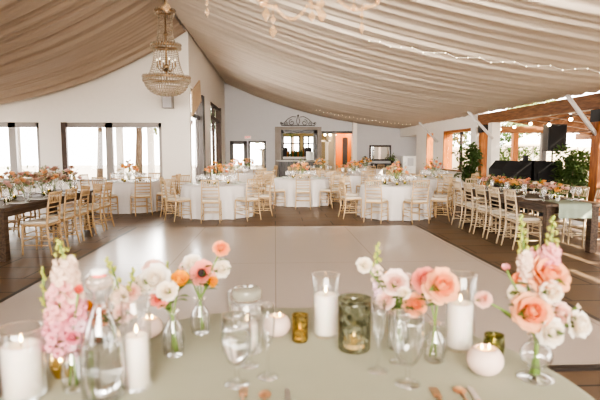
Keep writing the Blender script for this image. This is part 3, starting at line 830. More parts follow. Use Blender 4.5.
tree('pale green tree beyond the patio wall behind the loudspeaker', (15, 29, 0), 5.5, 2.2, 3600, M['palefol'])
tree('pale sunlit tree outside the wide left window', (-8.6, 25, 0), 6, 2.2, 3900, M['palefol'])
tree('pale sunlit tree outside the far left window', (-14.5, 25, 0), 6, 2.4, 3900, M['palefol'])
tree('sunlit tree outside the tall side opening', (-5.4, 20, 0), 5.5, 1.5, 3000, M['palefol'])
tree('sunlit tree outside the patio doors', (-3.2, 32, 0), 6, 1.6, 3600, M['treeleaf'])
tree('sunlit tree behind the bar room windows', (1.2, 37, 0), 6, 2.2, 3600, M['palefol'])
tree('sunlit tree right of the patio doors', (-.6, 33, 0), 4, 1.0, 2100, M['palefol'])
# veranda posts outside the left windows
for i, (px, lb) in enumerate(((17, 'pale veranda post outside the far left window'), (151, 'pale veranda post outside the right end of the wide window'), (120, 'pale veranda post outside the middle of the wide window'))):
    t = thing('veranda_post', lb, 'post', (pxX(px, 18), 18, -.04))
    MB().box((-.1, -.1, 0), (.1, .1, 2.5), .01).build('shaft', M['wall'], t); MB().box((-.14, -.14, 0), (.14, .14, .2), .01).build('base', M['wall'], t)
mb = MB().box((-14, 17.9, 2.46), (-2.9, 18.1, 2.62))
for i in range(24): mb.box((-13.8+i*.46, 15.4, 2.62), (-13.7+i*.46, 18.6, 2.74))
tag(mb.build('veranda_roof', M['brownframe']), 'dark slatted veranda roof outside the left windows', 'roof slats')
# ------------------------------------------------------------------ chairs
def make_chair(wood_m, label):
    t = thing('chiavari_chair', label, 'chair')
    w, d = .195, .19
    for sx in (-1, 1):
        mb = MB().tube([(sx*w, d, 0), (sx*w*.98, d-.005, .2), (sx*w*.96, d-.01, .43)], [.012, .016, .017], 6)
        for z in (.14, .27): mb.ball((sx*w*.98, d-.005, z), .022, 6, 4, (1,1,.6))
        mb.build('leg', wood_m, t)
    for sx in (-1, 1):
        mb = MB().tube([(sx*w, -d-.05, 0), (sx*w*.97, -d, .25), (sx*w*.94, -d+.01, .45), (sx*w*.92, -d-.01, .68), (sx*w*.9, -d-.05, .92)], [.012, .016, .017, .015, .012], 6)
        mb.build('leg', wood_m, t)
    MB().box((-.20, -.20, .415), (.20, .20, .45), .012).build('seat_frame', wood_m, t)
    MB().box((-.19, -.18, .45), (.19, .19, .49), .022).build('seat_cushion', M['cushion'], t)
    mb = MB(); ww = w*.92
    for z, y, r in ((.905, -d-.047, .016), (.76, -d-.025, .011), (.69, -d-.013, .011), (.62, -d-.006, .011), (.55, -d, .011)):
        mb.tube([(-ww, y, z), (0, y-.012, z), (ww, y, z)], r, 6)
    for k in range(6):
        x = -ww+2*ww*(k+1)/7
        mb.tube([(x, -d-.03, .76), (x, -d-.055, .905)], .008, 5)
    mb.build('backrest', wood_m, t)
    mb = MB()
    for z in (.14, .27):
        for sx in (-1, 1): mb.tube([(sx*w*.98, d-.005, z), (sx*w*.98, -d-.02, z)], .010, 5)
    mb.tube([(-w*.98, d-.005, .30), (w*.98, d-.005, .30)], .010, 5).tube([(-w*.98, d-.005, .2), (w*.98, d-.005, .2)], .010, 5).tube([(-w*.97, -d-.01, .22), (w*.97, -d-.01, .22)], .010, 5)
    mb.build('stretchers', wood_m, t)
    return t
protos = {}
def chair(kind, x, y, rz, label, group):
    rz += random.uniform(-.06, .06)
    if kind not in protos:
        p = make_chair({'gold': M['gold'], 'champagne': M['champ'], 'pale': M['pale']}[kind], label)
        protos[kind] = p; p.location = (x, y, 0); p.rotation_euler = (0, 0, rz); p['group'] = group
        return p
    return dup(protos[kind], (x, y, 0), rz, label, group)
SECT = {-90: 'at its front', -68: 'at its front, right of centre', -45: 'at its front right', -22: 'on its right, toward the front', 0: 'at its right side',
        22: 'on its right, toward the back', 45: 'at its back right', 68: 'at its back, right of centre', 90: 'at its back',
        112: 'at its back, left of centre', 135: 'at its back left', 158: 'on its left, toward the back', 180: 'at its left side',
        -158: 'on its left, toward the front', -135: 'at its front left', -112: 'at its front, left of centre'}
def sector(phi):
    phi = (phi+180) % 360-180
    return SECT[min(SECT, key=lambda k: abs((k-phi+180) % 360-180))]

# ------------------------------------------------------------------ small tableware and bouquets
def petals(mb, r, layers, seed, nu=4, nv=4):
    """rose-like whorls; r is the outer radius"""
    rnd = random.Random(seed)
    for li, (n, th0, th1, L, half) in enumerate(layers):
        for k in range(n):
            az = 2*PI*k/n + li*.9 + rnd.uniform(-.15, .15)
            t0, t1, LL = th0+rnd.uniform(-.1, .1), th1+rnd.uniform(-.2, .2), L*r*rnd.uniform(.9, 1.08)
            vs = []
            rad = .04*r; z = -.35*r
            rows = [(rad, z)]
            for i in range(nv):
                th = t0+(t1-t0)*(i+.5)/nv
                rad += LL/nv*math.sin(th); z += LL/nv*math.cos(th)
                rows.append((max(rad, .02*r), z))
            for i, (ra, zz) in enumerate(rows):
                v = i/nv
                wv = [.55, .85, 1, .98, .72][min(4, int(round(v*4)))]
                for j in range(nu+1):
                    u = -1+2*j/nu
                    a = az+u*half*wv
                    rr = ra*(1+.05*math.sin(3*u+k))
                    vs.append((rr*math.cos(a), rr*math.sin(a), zz+.05*r*(u*u)*(-1 if v > .8 else .3)))
            fs = []
            for i in range(nv):
                for j in range(nu):
                    q = i*(nu+1)+j; fs.append((q, q+1, q+nu+2, q+nu+1))
            mb.add(vs, fs, True)
    return mb
ROSE = [(3, .35, -1.0, .95, 1.3), (4, .6, -.85, 1.05, 1.1), (5, .85, -.6, 1.15, .95), (6, 1.05, -.25, 1.22, .8), (7, 1.3, .2, 1.28, .68), (8, 1.55, .8, 1.3, .58), (8, 1.85, 1.4, 1.22, .52)]
MINI = [(4, .7, -.3, .9, 1.0), (5, 1.15, .2, 1.05, .8), (6, 1.6, 1.0, 1.1, .65)]
CUP = [(3, .9, -.35, 1.2, 1.1), (5, 1.2, -.2, 1.35, .8), (6, 1.4, .2, 1.35, .7)]
OPEN = [(4, .6, -.9, .6, .9), (6, 1.0, .1, .8, .6), (8, 1.4, .8, 1.0, .5), (9, 1.75, 1.2, 1.2, .44)]

BLOOMC = [petal_mat('orange blossom', (.86, .36, .08), (.93, .56, .20), .05), petal_mat('coral blossom', (.78, .22, .10), (.90, .42, .28), .05),
          petal_mat('peach blossom', (.88, .40, .16), (.93, .60, .36), .05), petal_mat('cream blossom', (.85, .70, .50), (.92, .84, .74), .05),
          petal_mat('blush blossom', (.72, .36, .32), (.88, .62, .56), .05), petal_mat('dusty blossom', (.55, .32, .24), (.76, .54, .44), .05)]
mini_mesh = petals(MB(), .05, MINI, 3, 3, 3)
def make_bouquet(label, cols, n, rad, h, leafm, leaves, seed, z0=.14, group=None):
    rnd = random.Random(seed)
    t = thing('flower_bouquet', label, 'bouquet', (0,0,0), group=group)
    stems = MB(); fol = MB()
    blo = []
    for k in range(n):
        a = k*2.399+rnd.uniform(-.3, .3); f = math.sqrt((k+.5)/n)
        p = Vector((rad*f*math.cos(a), rad*f*math.sin(a), z0+h*(1-.55*f)*rnd.uniform(.7, 1.15)))
        blo.append((p, rnd.choice(cols), rnd.uniform(.75, 1.35)))
        stems.tube([(rnd.uniform(-.01,.01), rnd.uniform(-.01,.01), .02), (p.x*.15, p.y*.15, z0*.8), p], .003, 4)
    for _ in range(leaves):
        a = rnd.uniform(0, 6.28); f = rnd.random()**.5*1.15
        p = Vector((rad*f*math.cos(a), rad*f*math.sin(a), z0+h*rnd.uniform(.1, 1.2)*(1-.4*f)))
        fol.leaf(p, (math.cos(a)*f+rnd.uniform(-.4,.4), math.sin(a)*f+rnd.uniform(-.4,.4), rnd.uniform(.1,1)), (0,0,1), rnd.uniform(.05,.10), rnd.uniform(.012,.022))
    stems.build('stems', M['stem'], t, kind='stuff'); fol.build('foliage', leafm, t, kind='stuff')
    for p, c, s_ in blo:
        me = mini_cache.get(c)
        if me is None:
            o = mini_mesh.build('blossom', BLOOMC[c], t, loc=p); mini_cache[c] = o.data
        else:
            o = bpy.data.objects.new('blossom', me); COL.objects.link(o); o.parent = t; o.location = p
        o.scale = (s_, s_, s_); o.rotation_euler = (rnd.uniform(-.5,.5)-p.y*2, rnd.uniform(-.5,.5)+p.x*2, rnd.uniform(0,6))
    return t
mini_cache = {}
vase_mb = MB().lathe([(.001,0),(.045,0),(.055,.02),(.06,.07),(.045,.12),(.04,.15),(.036,.15),(.041,.12),(.055,.07),(.05,.025),(.001,.015)], 16)
bud_mb = MB().lathe([(.001,0),(.03,0),(.035,.02),(.034,.06),(.016,.10),(.014,.13),(.019,.14),(.016,.14),(.011,.13),(.013,.10),(.03,.06),(.03,.02),(.001,.012)], 14)
wine_mb = MB().lathe([(.001,0),(.035,0),(.035,.004),(.006,.012),(.005,.085),(.02,.10),(.036,.13),(.039,.16),(.034,.215),(.032,.215),(.036,.16),(.033,.132),(.018,.106),(.001,.1)], 12)
plate_mb = MB().lathe([(.001,0),(.09,0),(.14,.014),(.14,.018),(.09,.006),(.001,.006)], 20)
votive_mb = MB().lathe([(.001,0),(.032,0),(.036,.06),(.033,.06),(.03,.006),(.001,.006)], 12)
tea_mb = MB().lathe([(.001,.007),(.027,.007),(.027,.03),(.001,.03)], 10)
fl_mb = MB().lathe([(.001,.03),(.006,.036),(.007,.045),(.003,.06),(.001,.066)], 8)
nap_mb = MB().box((-.04, -.11, 0), (.04, .11, .012), .004)
tall_nap = MB().lathe([(.05,0),(.035,.06),(.02,.12),(.05,.2),(.03,.21),(.001,.14)], 9, smooth=False)
share = {}
def inst(key, mb, m, name, loc, label, cat, group, rz=0, parent=None):
    if key not in share:
        o = mb.build(name, m); share[key] = o.data
    else:
        o = bpy.data.objects.new(name, share[key]); COL.objects.link(o)
    o.location = loc; o.rotation_euler = (0, 0, rz)
    if parent is not None: o.parent = parent
    else: tag(o, label, cat, group)
    return o
def candle_votive(loc, label, group):
    t = thing('votive_candle', label, 'candle', loc, group=group)
    inst('votive', votive_mb, M['oliveglass'], 'glass_cup', (0,0,0), None, None, None, 0, t)
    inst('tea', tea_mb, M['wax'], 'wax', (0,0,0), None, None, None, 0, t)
    inst('fl', fl_mb, M['flame'], 'flame', (0,0,0), None, None, None, 0, t)

def cloth_mesh(R, H, n=112, folds=17, seed=1):
    rnd = random.Random(seed); vs = []; fs = []
    ph = [rnd.uniform(0, 6.28) for _ in range(3)]
    rings = [(0, H), (R*.5, H), (R*.97, H), (R, H-.012), (R+.004, H-.05)]
    for z in (.62, .5, .38, .26, .14, .012): rings.append((None, z))
    vs.append((0, 0, H))
    for r, z in rings[1:]:
        for k in range(n):
            a = 2*PI*k/n
            if r is None:
                f = (H-z)/H
                w = .6*math.sin(folds*a+ph[0])+.4*math.sin(folds*1.618//1*a+ph[1])+.3*math.sin(9*a+ph[2])
                rr = R+.01+.03*f+w*.055*min(1, f*1.6)
            else: rr = r
            vs.append((rr*math.cos(a), rr*math.sin(a), z))
    m = len(rings)-1
    for k in range(n): fs.append((0, 1+k, 1+(k+1) % n))
    for i in range(m-1):
        for k in range(n):
            a, b = 1+i*n+k, 1+i*n+(k+1) % n
            fs.append((a, a+n, b+n, b))
    return MB().add(vs, fs, True)

TABLES = [  # x, y, phase, description, chair kind, skip sectors, full settings, radius
    (-3.74, 13.0, -60, 'table by the wide window', 'gold', (), True, .78),
    (-1.37, 11.85, -90, 'table nearest the tall opening', 'champagne', (), True, .80),
    (.74, 14.3, -90, 'table before the bar hatch', 'champagne', (), True, .78),
    (2.80, 11.5, -80, 'table at the dance floor corner', 'champagne', (), True, .80),
    (4.62, 14.3, -50, 'table beside the pillared wall', 'champagne', (40,), True, .74),
    (-1.35, 17.2, -90, 'second table along the side wall', 'champagne', (135, 180, -135), False, .75),
    (-1.15, 21.4, -68, 'table by the patio doors', 'champagne', (), False, .75),
    (1.80, 19.6, -60, 'table under the bar\'s right end', 'champagne', (), False, .75),
    (2.62, 16.6, -80, 'table behind the corner one', 'champagne', (), False, .75),
    (4.0, 22.0, -90, 'table before the wall mirror', 'champagne', (), False, .75),
]
for ti, (tx, ty, ph, desc, kind, skip, full, R) in enumerate(TABLES):
    t = thing('round_table', f'round {desc}, hidden under its white cloth', 'table', (tx, ty, 0))
    MB().lathe([(.001,.70),(R-.03,.70),(R-.03,.735),(.001,.735)], 40).build('tabletop', M['darkwood'], t)
    for k in range(4):
        a = k*PI/2+PI/4; MB().tube([(.5*math.cos(a),.5*math.sin(a),0),(.45*math.cos(a),.45*math.sin(a),.70)], .018, 6).build('leg', M['steel'], t)
    o = cloth_mesh(R, .75, seed=ti).build('tablecloth', M['linen'], loc=(tx, ty, 0))
    tag(o, f'white floor length cloth on the {desc}', 'tablecloth', 'round tablecloths')
    ck = {'gold': 'gold', 'champagne': 'champagne', 'pale': 'pale'}[kind]
    for k in range(8):
        phi = ph+45*k
        pn = (phi+180) % 360-180
        if any(abs((pn-s_+180) % 360-180) < 20 for s_ in skip): continue
        dd = R+.27+random.uniform(-.02, .04)
        x, y = tx+dd*math.cos(math.radians(phi)), ty+dd*math.sin(math.radians(phi))
        if k % 8 and False: pass
        chair(kind, x, y, math.radians(phi+90), f'{ck} chair of the {desc}, {sector(phi)}', f'chairs around the {desc}')
    # centrepiece
    cols = [[0,2,3,1], [0,0,1,2,2], [0,2,1,3], [2,0,3,1,2], [1,4,0,1,3], [1,0,4], [0,4,2], [3,2,0], [1,0,4,2], [2,3,0]][ti]
    b = make_bouquet(f'loose {["peach and cream","bright orange","orange and coral","peach, coral and white","coral and cream","coral and orange","pale orange","cream and peach","coral and pink","soft cream"][ti]} bouquet on the {desc}', cols, 20, .28, .40, M['paleleaf'] if ti in (3,) else M['leafm'], 70, 40+ti)
    b.location = (tx, ty, .75)
    inst('vase', vase_mb, M['bgglass'], 'glass_vase', (tx, ty, .7505), f'glass vase holding the bouquet on the {desc}', 'vase', 'round table vases')
    nset = 8
    for k in range(nset):
        a = math.radians(ph+45*k)
        pr = R-.2
        gl = [(R-.36, .14), (R-.42, -.08)] if full else [(R-.36, .1)]
        for gr, da in gl:
            inst('wine', wine_mb, M['bgglass'], 'wine_glass', (tx+gr*math.cos(a+da*1.6), ty+gr*math.sin(a+da*1.6), .7505), f'clear wine glass on the {desc}', 'glass', f'wine glasses on the {desc}')
        if full:
            inst('plate', plate_mb, M['porcelain'], 'dinner_plate', (tx+pr*math.cos(a), ty+pr*math.sin(a), .7505), f'white dinner plate on the {desc}', 'plate', f'plates on the {desc}')
            inst('nap', nap_mb, M['sagenap'], 'folded_napkin', (tx+(pr+.03)*math.cos(a), ty+(pr+.03)*math.sin(a), .7695), f'folded sage napkin laid on a plate of the {desc}', 'napkin', f'napkins on the {desc}', a+PI/2)
    for k in range(3 if full else 0):
        a = 2.1*k+.4
        candle_votive((tx+.27*math.cos(a), ty+.27*math.sin(a), .7505), f'small lit votive beside the bouquet on the {desc}', f'votives on the {desc}')

# long farm tables
def farm_table(x0, x1, y0, y1, label):
    t = thing('farm_table', label, 'table', ((x0+x1)/2, (y0+y1)/2, 0))
    hx, hy = (x1-x0)/2, (y1-y0)/2
    MB().box((-hx, -hy, .70), (hx, hy, .75), .008).build('tabletop', M['darkwood'], t)
    MB().box((-hx+.1, -hy+.1, .60), (hx-.1, hy-.1, .70)).build('apron', M['darkwood'], t)
    for sx in (-1, 1):
        for sy in (-1, 1):
            cx, cy = sx*(hx-.12), sy*(hy-.14)
            MB().box((cx-.055, cy-.055, 0), (cx+.055, cy+.055, .70), .006).build('leg', M['darkwood'], t)
    return t
LX0, LX1, LY0, LY1 = -4.55, -3.62, 6.85, 10.3
RX0, RX1, RY0, RY1 = 3.92, 4.84, 7.02, 10.4
farm_table(LX0, LX1, LY0, LY1, 'long dark wooden farm table on the left below the windows')
farm_table(RX0, RX1, RY0, RY1, 'long dark wooden farm table on the right under the eave beam')
ordw = ['nearest', 'second', 'third', 'fourth', 'farthest']
for k, y in enumerate((7.58, 8.17, 8.76, 9.38, 9.97)):
    chair('gold', LX1+.13, y, PI/2, f'gold chair on the dance floor side of the left farm table, {ordw[k]} in row', 'chairs on the inner side of the left farm table')
    chair('gold', LX0-.15, y, -PI/2, f'gold chair on the window side of the left farm table, {ordw[k]} in row', 'chairs on the outer side of the left farm table')
chair('gold', -4.07, 6.80, 0, 'gold chair tucked at the near head of the left farm table', 'head chairs')
for k, y in enumerate((7.60, 8.17, 8.74, 9.31, 9.88)):
    chair('pale', RX0-.04, y, -PI/2, f'pale chair on the dance floor side of the right farm table, {ordw[k]} in row', 'chairs on the inner side of the right farm table')
    chair('pale', RX1+.13, y+.05, PI/2, f'pale chair on the patio side of the right farm table, {ordw[k]} in row', 'chairs on the outer side of the right farm table')
chair('pale', 4.38, RY1+.2, PI, 'pale chair at the far head of the right farm table', 'head chairs')
npos = ['nearest the camera', 'second from the near end', 'third from the near end', 'fourth from the near end', 'fifth from the near end', 'sixth from the near end', 'seventh from the near end', 'eighth from the near end', 'at the far end']
for side, (x0, x1, y0, y1, nm, cols) in {'left': (LX0, LX1, LY0, LY1, 'left', [5,3,5,4,2]), 'right': (RX0, RX1, RY0, RY1, 'right', [4,2,3,4,0,1])}.items():
    xc = (x0+x1)/2
    for k in range(9):
        y = y0+.35+k*(y1-y0-.6)/8.5; x = xc+random.uniform(-.13, .13)
        b = make_bouquet(f'loose {"dusty peach" if side == "left" else "pink and orange"} bouquet on the {nm} farm table, {npos[k]}', cols, 11, .20 if side == 'left' else .17, .36 if side == 'left' else .17, M['paleleaf'] if side == 'left' else M['leafm'], 40, 90+k+(20 if side == 'right' else 0), .12)
        b.location = (x, y, .75)
        inst('bud', bud_mb, M['bgglass'], 'bud_vase', (x, y, .7505), f'clear bud vase on the {nm} farm table, {npos[k]}', 'vase', f'bud vases on the {nm} farm table')
    for k in range(5):
        y = y0+.62+k*.62
        for sx in (-1, 1):
            for q in range(2):
                inst('wine', wine_mb, M['bgglass'], 'wine_glass', (xc+sx*(.27-.04*q), y-.22+.1*q, .7505), f'clear wine glass on the {nm} farm table', 'glass', f'wine glasses on the {nm} farm table')
            inst('plate', plate_mb, M['porcelain'], 'dinner_plate', (xc+sx*.33, y, .7505), f'white dinner plate on the {nm} farm table', 'plate', f'plates on the {nm} farm table')
        candle_votive((xc+.1*(-1)**k, y+.12, .7505), f'small lit votive among the flowers of the {nm} farm table', f'votives on the {nm} farm table')
    # sage cloth over the near end
cx0, cx1 = pxX(561, RY0), pxX(594, RY0)
vs = []; fs = []; nn = 14
for i in range(nn+1):
    x = cx0+(cx1-cx0)*i/nn; wv = .008*math.sin(i*1.7)
    for (y, z) in ((RY0+.55, .757), (RY0+.02, .757), (RY0-.014, .748), (RY0-.02+wv, .66), (RY0-.022+wv*1.6, .54)): vs.append((x, y, z))
for i in range(nn):
    for j in range(4): a = i*5+j; fs.append((a, a+1, a+6, a+5))
tag(MB().add(vs, fs, True).build('table_runner', M['sagenap']), 'sage green cloth hanging over the near end of the right farm table', 'cloth')

# ------------------------------------------------------------------ near table with its tableware
TZ = .75
TCX, TCY, TR = .06, 1.46, .925
nt_ = thing('sweetheart_table', 'round table in the foreground covered by the sage cloth', 'table', (TCX, TCY, 0))
MB().lathe([(.001,.70),(TR-.03,.70),(TR-.03,.735),(.001,.735)], 48).build('tabletop', M['darkwood'], nt_)
MB().tube([(0,0,.04),(0,0,.70)], .06, 12).lathe([(.001,0),(.35,0),(.33,.04),(.001,.05)], 24).build('pedestal', M['darkwood'], nt_)
tag(cloth_mesh(TR, TZ, 160, 26, 9).build('tablecloth', M['sage'], loc=(TCX, TCY, 0)), 'sage green cloth covering the round foreground table', 'tablecloth')
ZT = TZ+.0008
def base(px, py):
    p = on(px, py, TZ); return Vector((p.x, p.y, ZT))
def flame_at(parent, z, s=1.0, r=0):
    MB().tube([(0,0,z-.012),(0,0,z+.008)], .0015, 5).build('wick', M['wick'], parent)
    MB().lathe([(.001,0),(.0045*s,.006*s),(.0055*s,.011*s),(.003*s,.02*s),(.001,.028*s)], 10, (0,0,z)).build('flame', M['flame'], parent)
def pillar(px, py, rc, hc, rg, hg, lc, lg):
    b = base(px, py)
    t = thing('pillar_candle', lc, 'candle', b+Vector((0,0,.009)))
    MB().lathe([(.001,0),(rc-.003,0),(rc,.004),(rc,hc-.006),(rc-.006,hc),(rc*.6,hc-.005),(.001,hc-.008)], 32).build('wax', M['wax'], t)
    flame_at(t, hc+.004, 1.0)
    g_ = thing('hurricane_glass', lg, 'candle holder', b)
    MB().lathe([(.001,0),(rg-.004,0),(rg,.005),(rg,hg-.002),(rg-.0015,hg),(rg-.004,hg-.002),(rg-.004,.008),(.001,.008)], 40).build('cylinder', M['glass'], g_)
    MB().lathe([(rg-.0035,hg-.003),(rg+.0008,hg-.003),(rg+.0012,hg),(rg-.0035,hg+.001)], 40, closed=True).build('rim', M['prism'], g_)
def px2m(w, Y): return w*Y/F
pillar(24, 395, .056, .155, .066, .215, 'white pillar candle at the far left edge of the near table', 'clear cylinder around the leftmost pillar candle')
pillar(138, 387, .036, .165, .046, .29, 'white pillar candle beside the swing top bottle', 'tall clear cylinder around the candle by the swing top bottle')
pillar(325.5, 335, .046, .165, .056, .255, 'white pillar candle between the amber and smoked votives', 'clear cylinder around the middle pillar candle')
pillar(459, 348, .047, .17, .058, .29, 'white pillar candle left of the footed flower vase', 'tall clear cylinder around the pillar candle on the right')
def globe_candle(px, py, r, label):
    b = base(px, py)
    t = thing('globe_candle', label, 'candle', b)
    pr = [(.001,.0)]
    for i in range(1, 15):
        a = -PI/2*.8+(PI/2*.8+.95)*i/14
        pr.append((r*math.cos(a), r*.88*(math.sin(a)+math.sin(PI/2*.8))))
    zt_ = pr[-1][1]; rt = pr[-1][0]
    pr += [(rt*.92, zt_-.004), (rt*.88, zt_-.03), (.001, zt_-.03)]
    MB().lathe(pr, 32).build('stone_bowl', M['stone'], t)
    MB().lathe([(.001,zt_-.028),(rt*.86,zt_-.028),(rt*.86,zt_-.006),(.001,zt_-.008)], 24).build('wax', M['waxhot'], t)
    for s_ in (-1, 1):
        q = MB().lathe([(.001,0),(.003,.004),(.004,.008),(.002,.014),(.001,.018)], 8, (s_*rt*.35, 0, zt_-.006)); q.build('flame', M['flame'], t)
globe_candle(150, 337, .052, 'round blush candle bowl behind the candle by the swing top bottle')
globe_candle(277, 336, .056, 'round blush candle bowl behind the slim flute in the middle')
globe_candle(484.5, 374, .060, 'round blush candle bowl lit in front of the small olive votive')
def votive(px, py, r, h, m, label, bulge=0.0):
    b = base(px, py)
    t = thing('votive_holder', label, 'candle holder', b)
    pr = [(.001,0),(r*.86,0),(r*.95,.008)]
    for i in range(1, 8):
        f = i/7; pr.append((r*(.95+.05*f)+bulge*math.sin(PI*f), .008+(h-.008)*f))
    pr += [(r*.99-.004, h+.001)]
    for i in range(6, 0, -1):
        f = i/7; pr.append((r*(.95+.05*f)+bulge*math.sin(PI*f)-.005, .008+(h-.008)*f))
    pr += [(.001, .01)]
    MB().lathe(pr, 32).build('glass_cup', m, t)
    MB().lathe([(.001,.011),(r*.62,.011),(r*.62,.042),(.001,.040)], 20).build('wax', M['waxhot'], t)
    flame_at(t, .048, .9)
votive(300, 341, .033, .108, M['amberglass'], 'slim amber mercury glass votive left of the middle pillar candle')
votive(354, 349, .064, .20, M['greenglass'], 'large smoked green glass tumbler holding a lit candle')
votive(63, 376, .030, .085, M['goldglass'], 'gold mirrored globe votive behind the stock flower vase', .012)
votive(493.5, 357, .034, .085, M['oliveglass'], 'small olive glass votive behind the round candle bowl on the right', .004)
# goblets, flutes
GOB = [(.001,0),(.040,0),(.041,.003),(.012,.012),(.007,.022),(.007,.05),(.012,.058),(.030,.075),(.044,.11),(.049,.15),(.047,.19),(.044,.225),(.0425,.225),(.0455,.19),(.0475,.15),(.0425,.112),(.029,.079),(.010,.064),(.001,.062)]
def goblet(px, py, label, s=1.0, water=0.0):
    b = base(px, py)
    t = thing('water_goblet', label, 'glass', b)
    MB().lathe([(r*s, z*s) for r, z in GOB], 32).build('bowl', M['goblet'], t)
    if water:
        inner = [(.001,.064),(.009,.066),(.028,.081),(.0415,.113),(.0465,.15),(.0455,.172)]
        MB().lathe([(r*s*.985, z*s) for r, z in inner]+[(.001, .172*s)], 32).build('water', M['water'], t)
    MB().lathe([(.0422*s,.2245*s),(.0448*s,.2245*s),(.0448*s,.2265*s),(.0422*s,.2265*s)], 32, closed=True).build('rim', M['prism'], t)
goblet(237, 384, 'water filled goblet on the left, in front of the clip top jar', 1.02, 1)
goblet(250, 366, 'empty goblet just behind the water filled goblet', .78)
goblet(407.5, 384, 'clear goblet in front of the blush roses on the right', 1.04, 0)
goblet(398, 362, 'smaller goblet behind the clear goblet on the right', .8)
FLU = [(.001,0),(.034,0),(.035,.003),(.008,.010),(.0045,.02),(.0045,.095),(.010,.105),(.020,.14),(.0235,.18),(.0215,.235),(.020,.235),(.0222,.18),(.0187,.142),(.008,.11),(.001,.108)]
def flute(px, py, label, s=1.0):
    t = thing('champagne_flute', label, 'glass', base(px, py))
    MB().lathe([(r*s, z*s) for r, z in FLU], 28).build('bowl', M['goblet'], t)
    MB().lathe([(.0198*s,.2345*s),(.0219*s,.2345*s),(.0219*s,.2365*s),(.0198*s,.2365*s)], 28, closed=True).build('rim', M['prism'], t)
flute(268, 377, 'slim flute right of the water filled goblet', 1.05)
flute(378, 371, 'slim flute left of the clear goblet on the right', 1.02)
# clip-top jar with a candle inside
jb = base(247.5, 351)
j = thing('clip_top_jar', 'clear clip top jar with a lit candle inside, behind the water goblet', 'jar', jb)
MB().lathe([(.001,0),(.052,0),(.058,.008),(.059,.15),(.055,.17),(.047,.185),(.047,.20),(.044,.20),(.044,.185),(.051,.168),(.055,.15),(.054,.01),(.001,.01)], 32).build('jar_body', M['glass'], j)
MB().lathe([(.001,.205),(.05,.205),(.054,.21),(.054,.235),(.048,.242),(.001,.242)], 32).build('lid', M['lidglass'], j)
MB().tube([(-.05,-.02,.19),(-.064,-.02,.20),(-.066,-.02,.235),(-.055,-.02,.243)], .003, 6).tube([(-.06,-.02,.16),(-.066,-.02,.235)], .0025, 6).lathe([(.048,.19),(.051,.19),(.051,.196),(.048,.196)], 32, closed=True).build('wire_clip', M['steel'], j)
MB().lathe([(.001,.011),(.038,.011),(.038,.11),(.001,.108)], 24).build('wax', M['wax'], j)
flame_at(j, .115, 1)
# swing-top bottle
sb_ = base(104, 397)
t = thing('swing_top_bottle', 'tall clear swing top water bottle in the left foreground', 'bottle', sb_)
BP = [(.001,0),(.058,0),(.064,.008),(.065,.10),(.060,.17),(.046,.225),(.028,.27),(.020,.30),(.019,.325),(.024,.33),(.024,.34)]
MB().lathe(BP+[(r-.003, z) for r, z in reversed(BP[2:])]+[(.001,.01)], 36).build('bottle_body', M['goblet'], t)
WB = [(.001,.011),(.058,.011),(.0605,.10),(.056,.165),(.0555,.17)]
MB().lathe(WB+[(.001,.17)], 36).build('water', M['water'], t)
MB().lathe([(.001,.335),(.018,.338),(.034,.347),(.038,.362),(.030,.378),(.016,.388),(.001,.39)], 24).build('stopper', M['prism'], t)
MB().lathe([(.012,.385),(.024,.386),(.024,.398),(.001,.40)], 20).build('stopper_cap', M['porcelain'], t)
MB().lathe([(.015,.378),(.02,.378),(.02,.386),(.015,.386)], 16, closed=True).build('gasket', M['red'], t)
MB().tube([(-.022,0,.315),(-.044,0,.34),(-.046,0,.37),(-.02,0,.393)], .002, 5).tube([(.022,0,.315),(.044,0,.34),(.046,0,.37),(.02,0,.393)], .002, 5).build('wire_bail', M['steel'], t)

# vases
def lvase(px, py, prof, label, m='goblet', water=.05, name='bud_vase'):
    t = thing(name, label, 'vase', base(px, py))
    th = .003
    inner = [(max(.001, r-th), z) for r, z in reversed(prof[2:])]
    MB().lathe(prof+inner+[(.001, prof[2][1]+.004)], 28).build('glass_body', M[m], t)
    r_, z_ = prof[-1]
    MB().lathe([(r_-.003,z_-.001),(r_+.0015,z_-.001),(r_+.0015,z_+.002),(r_-.003,z_+.002)], 28, closed=True).build('rim', M['prism'], t)
    return t.location.copy()
BUD = [(.001,0),(.030,0),(.036,.006),(.038,.05),(.033,.085),(.018,.108),(.016,.125),(.021,.14)]
V1 = lvase(74, 390, [(r*.95, z*1.12) for r, z in BUD], 'clear bud vase under the pink stock at the left')
V2 = lvase(174, 355, [(r*1.05, z*1.2) for r, z in BUD], 'clear bud vase holding the white roses and orange poppy')
V3 = lvase(200.5, 333, [(r*1.05, z*1.05) for r, z in BUD], 'clear bud vase holding the coral ranunculus')
V4 = lvase(398, 349, [(r*1.1, z*1.2) for r, z in BUD], 'clear bud vase behind the goblets holding the blush flowers')
V5 = lvase(434, 361, [(r*1.0, z*1.0) for r, z in BUD], 'clear bud vase under the big peach rose left of the right candle')
V6 = lvase(115, 368, [(r*.9, z*1.2) for r, z in BUD], 'clear bud vase mostly hidden behind the swing top bottle')
FT = [(.001,0),(.058,0),(.060,.004),(.030,.012),(.014,.024),(.014,.034),(.034,.046),(.050,.066),(.052,.086),(.040,.108),(.024,.122),(.022,.134),(.030,.146)]
V7 = lvase(535, 378, FT, 'clear footed bulb vase at the right end of the near table', name='footed_vase')

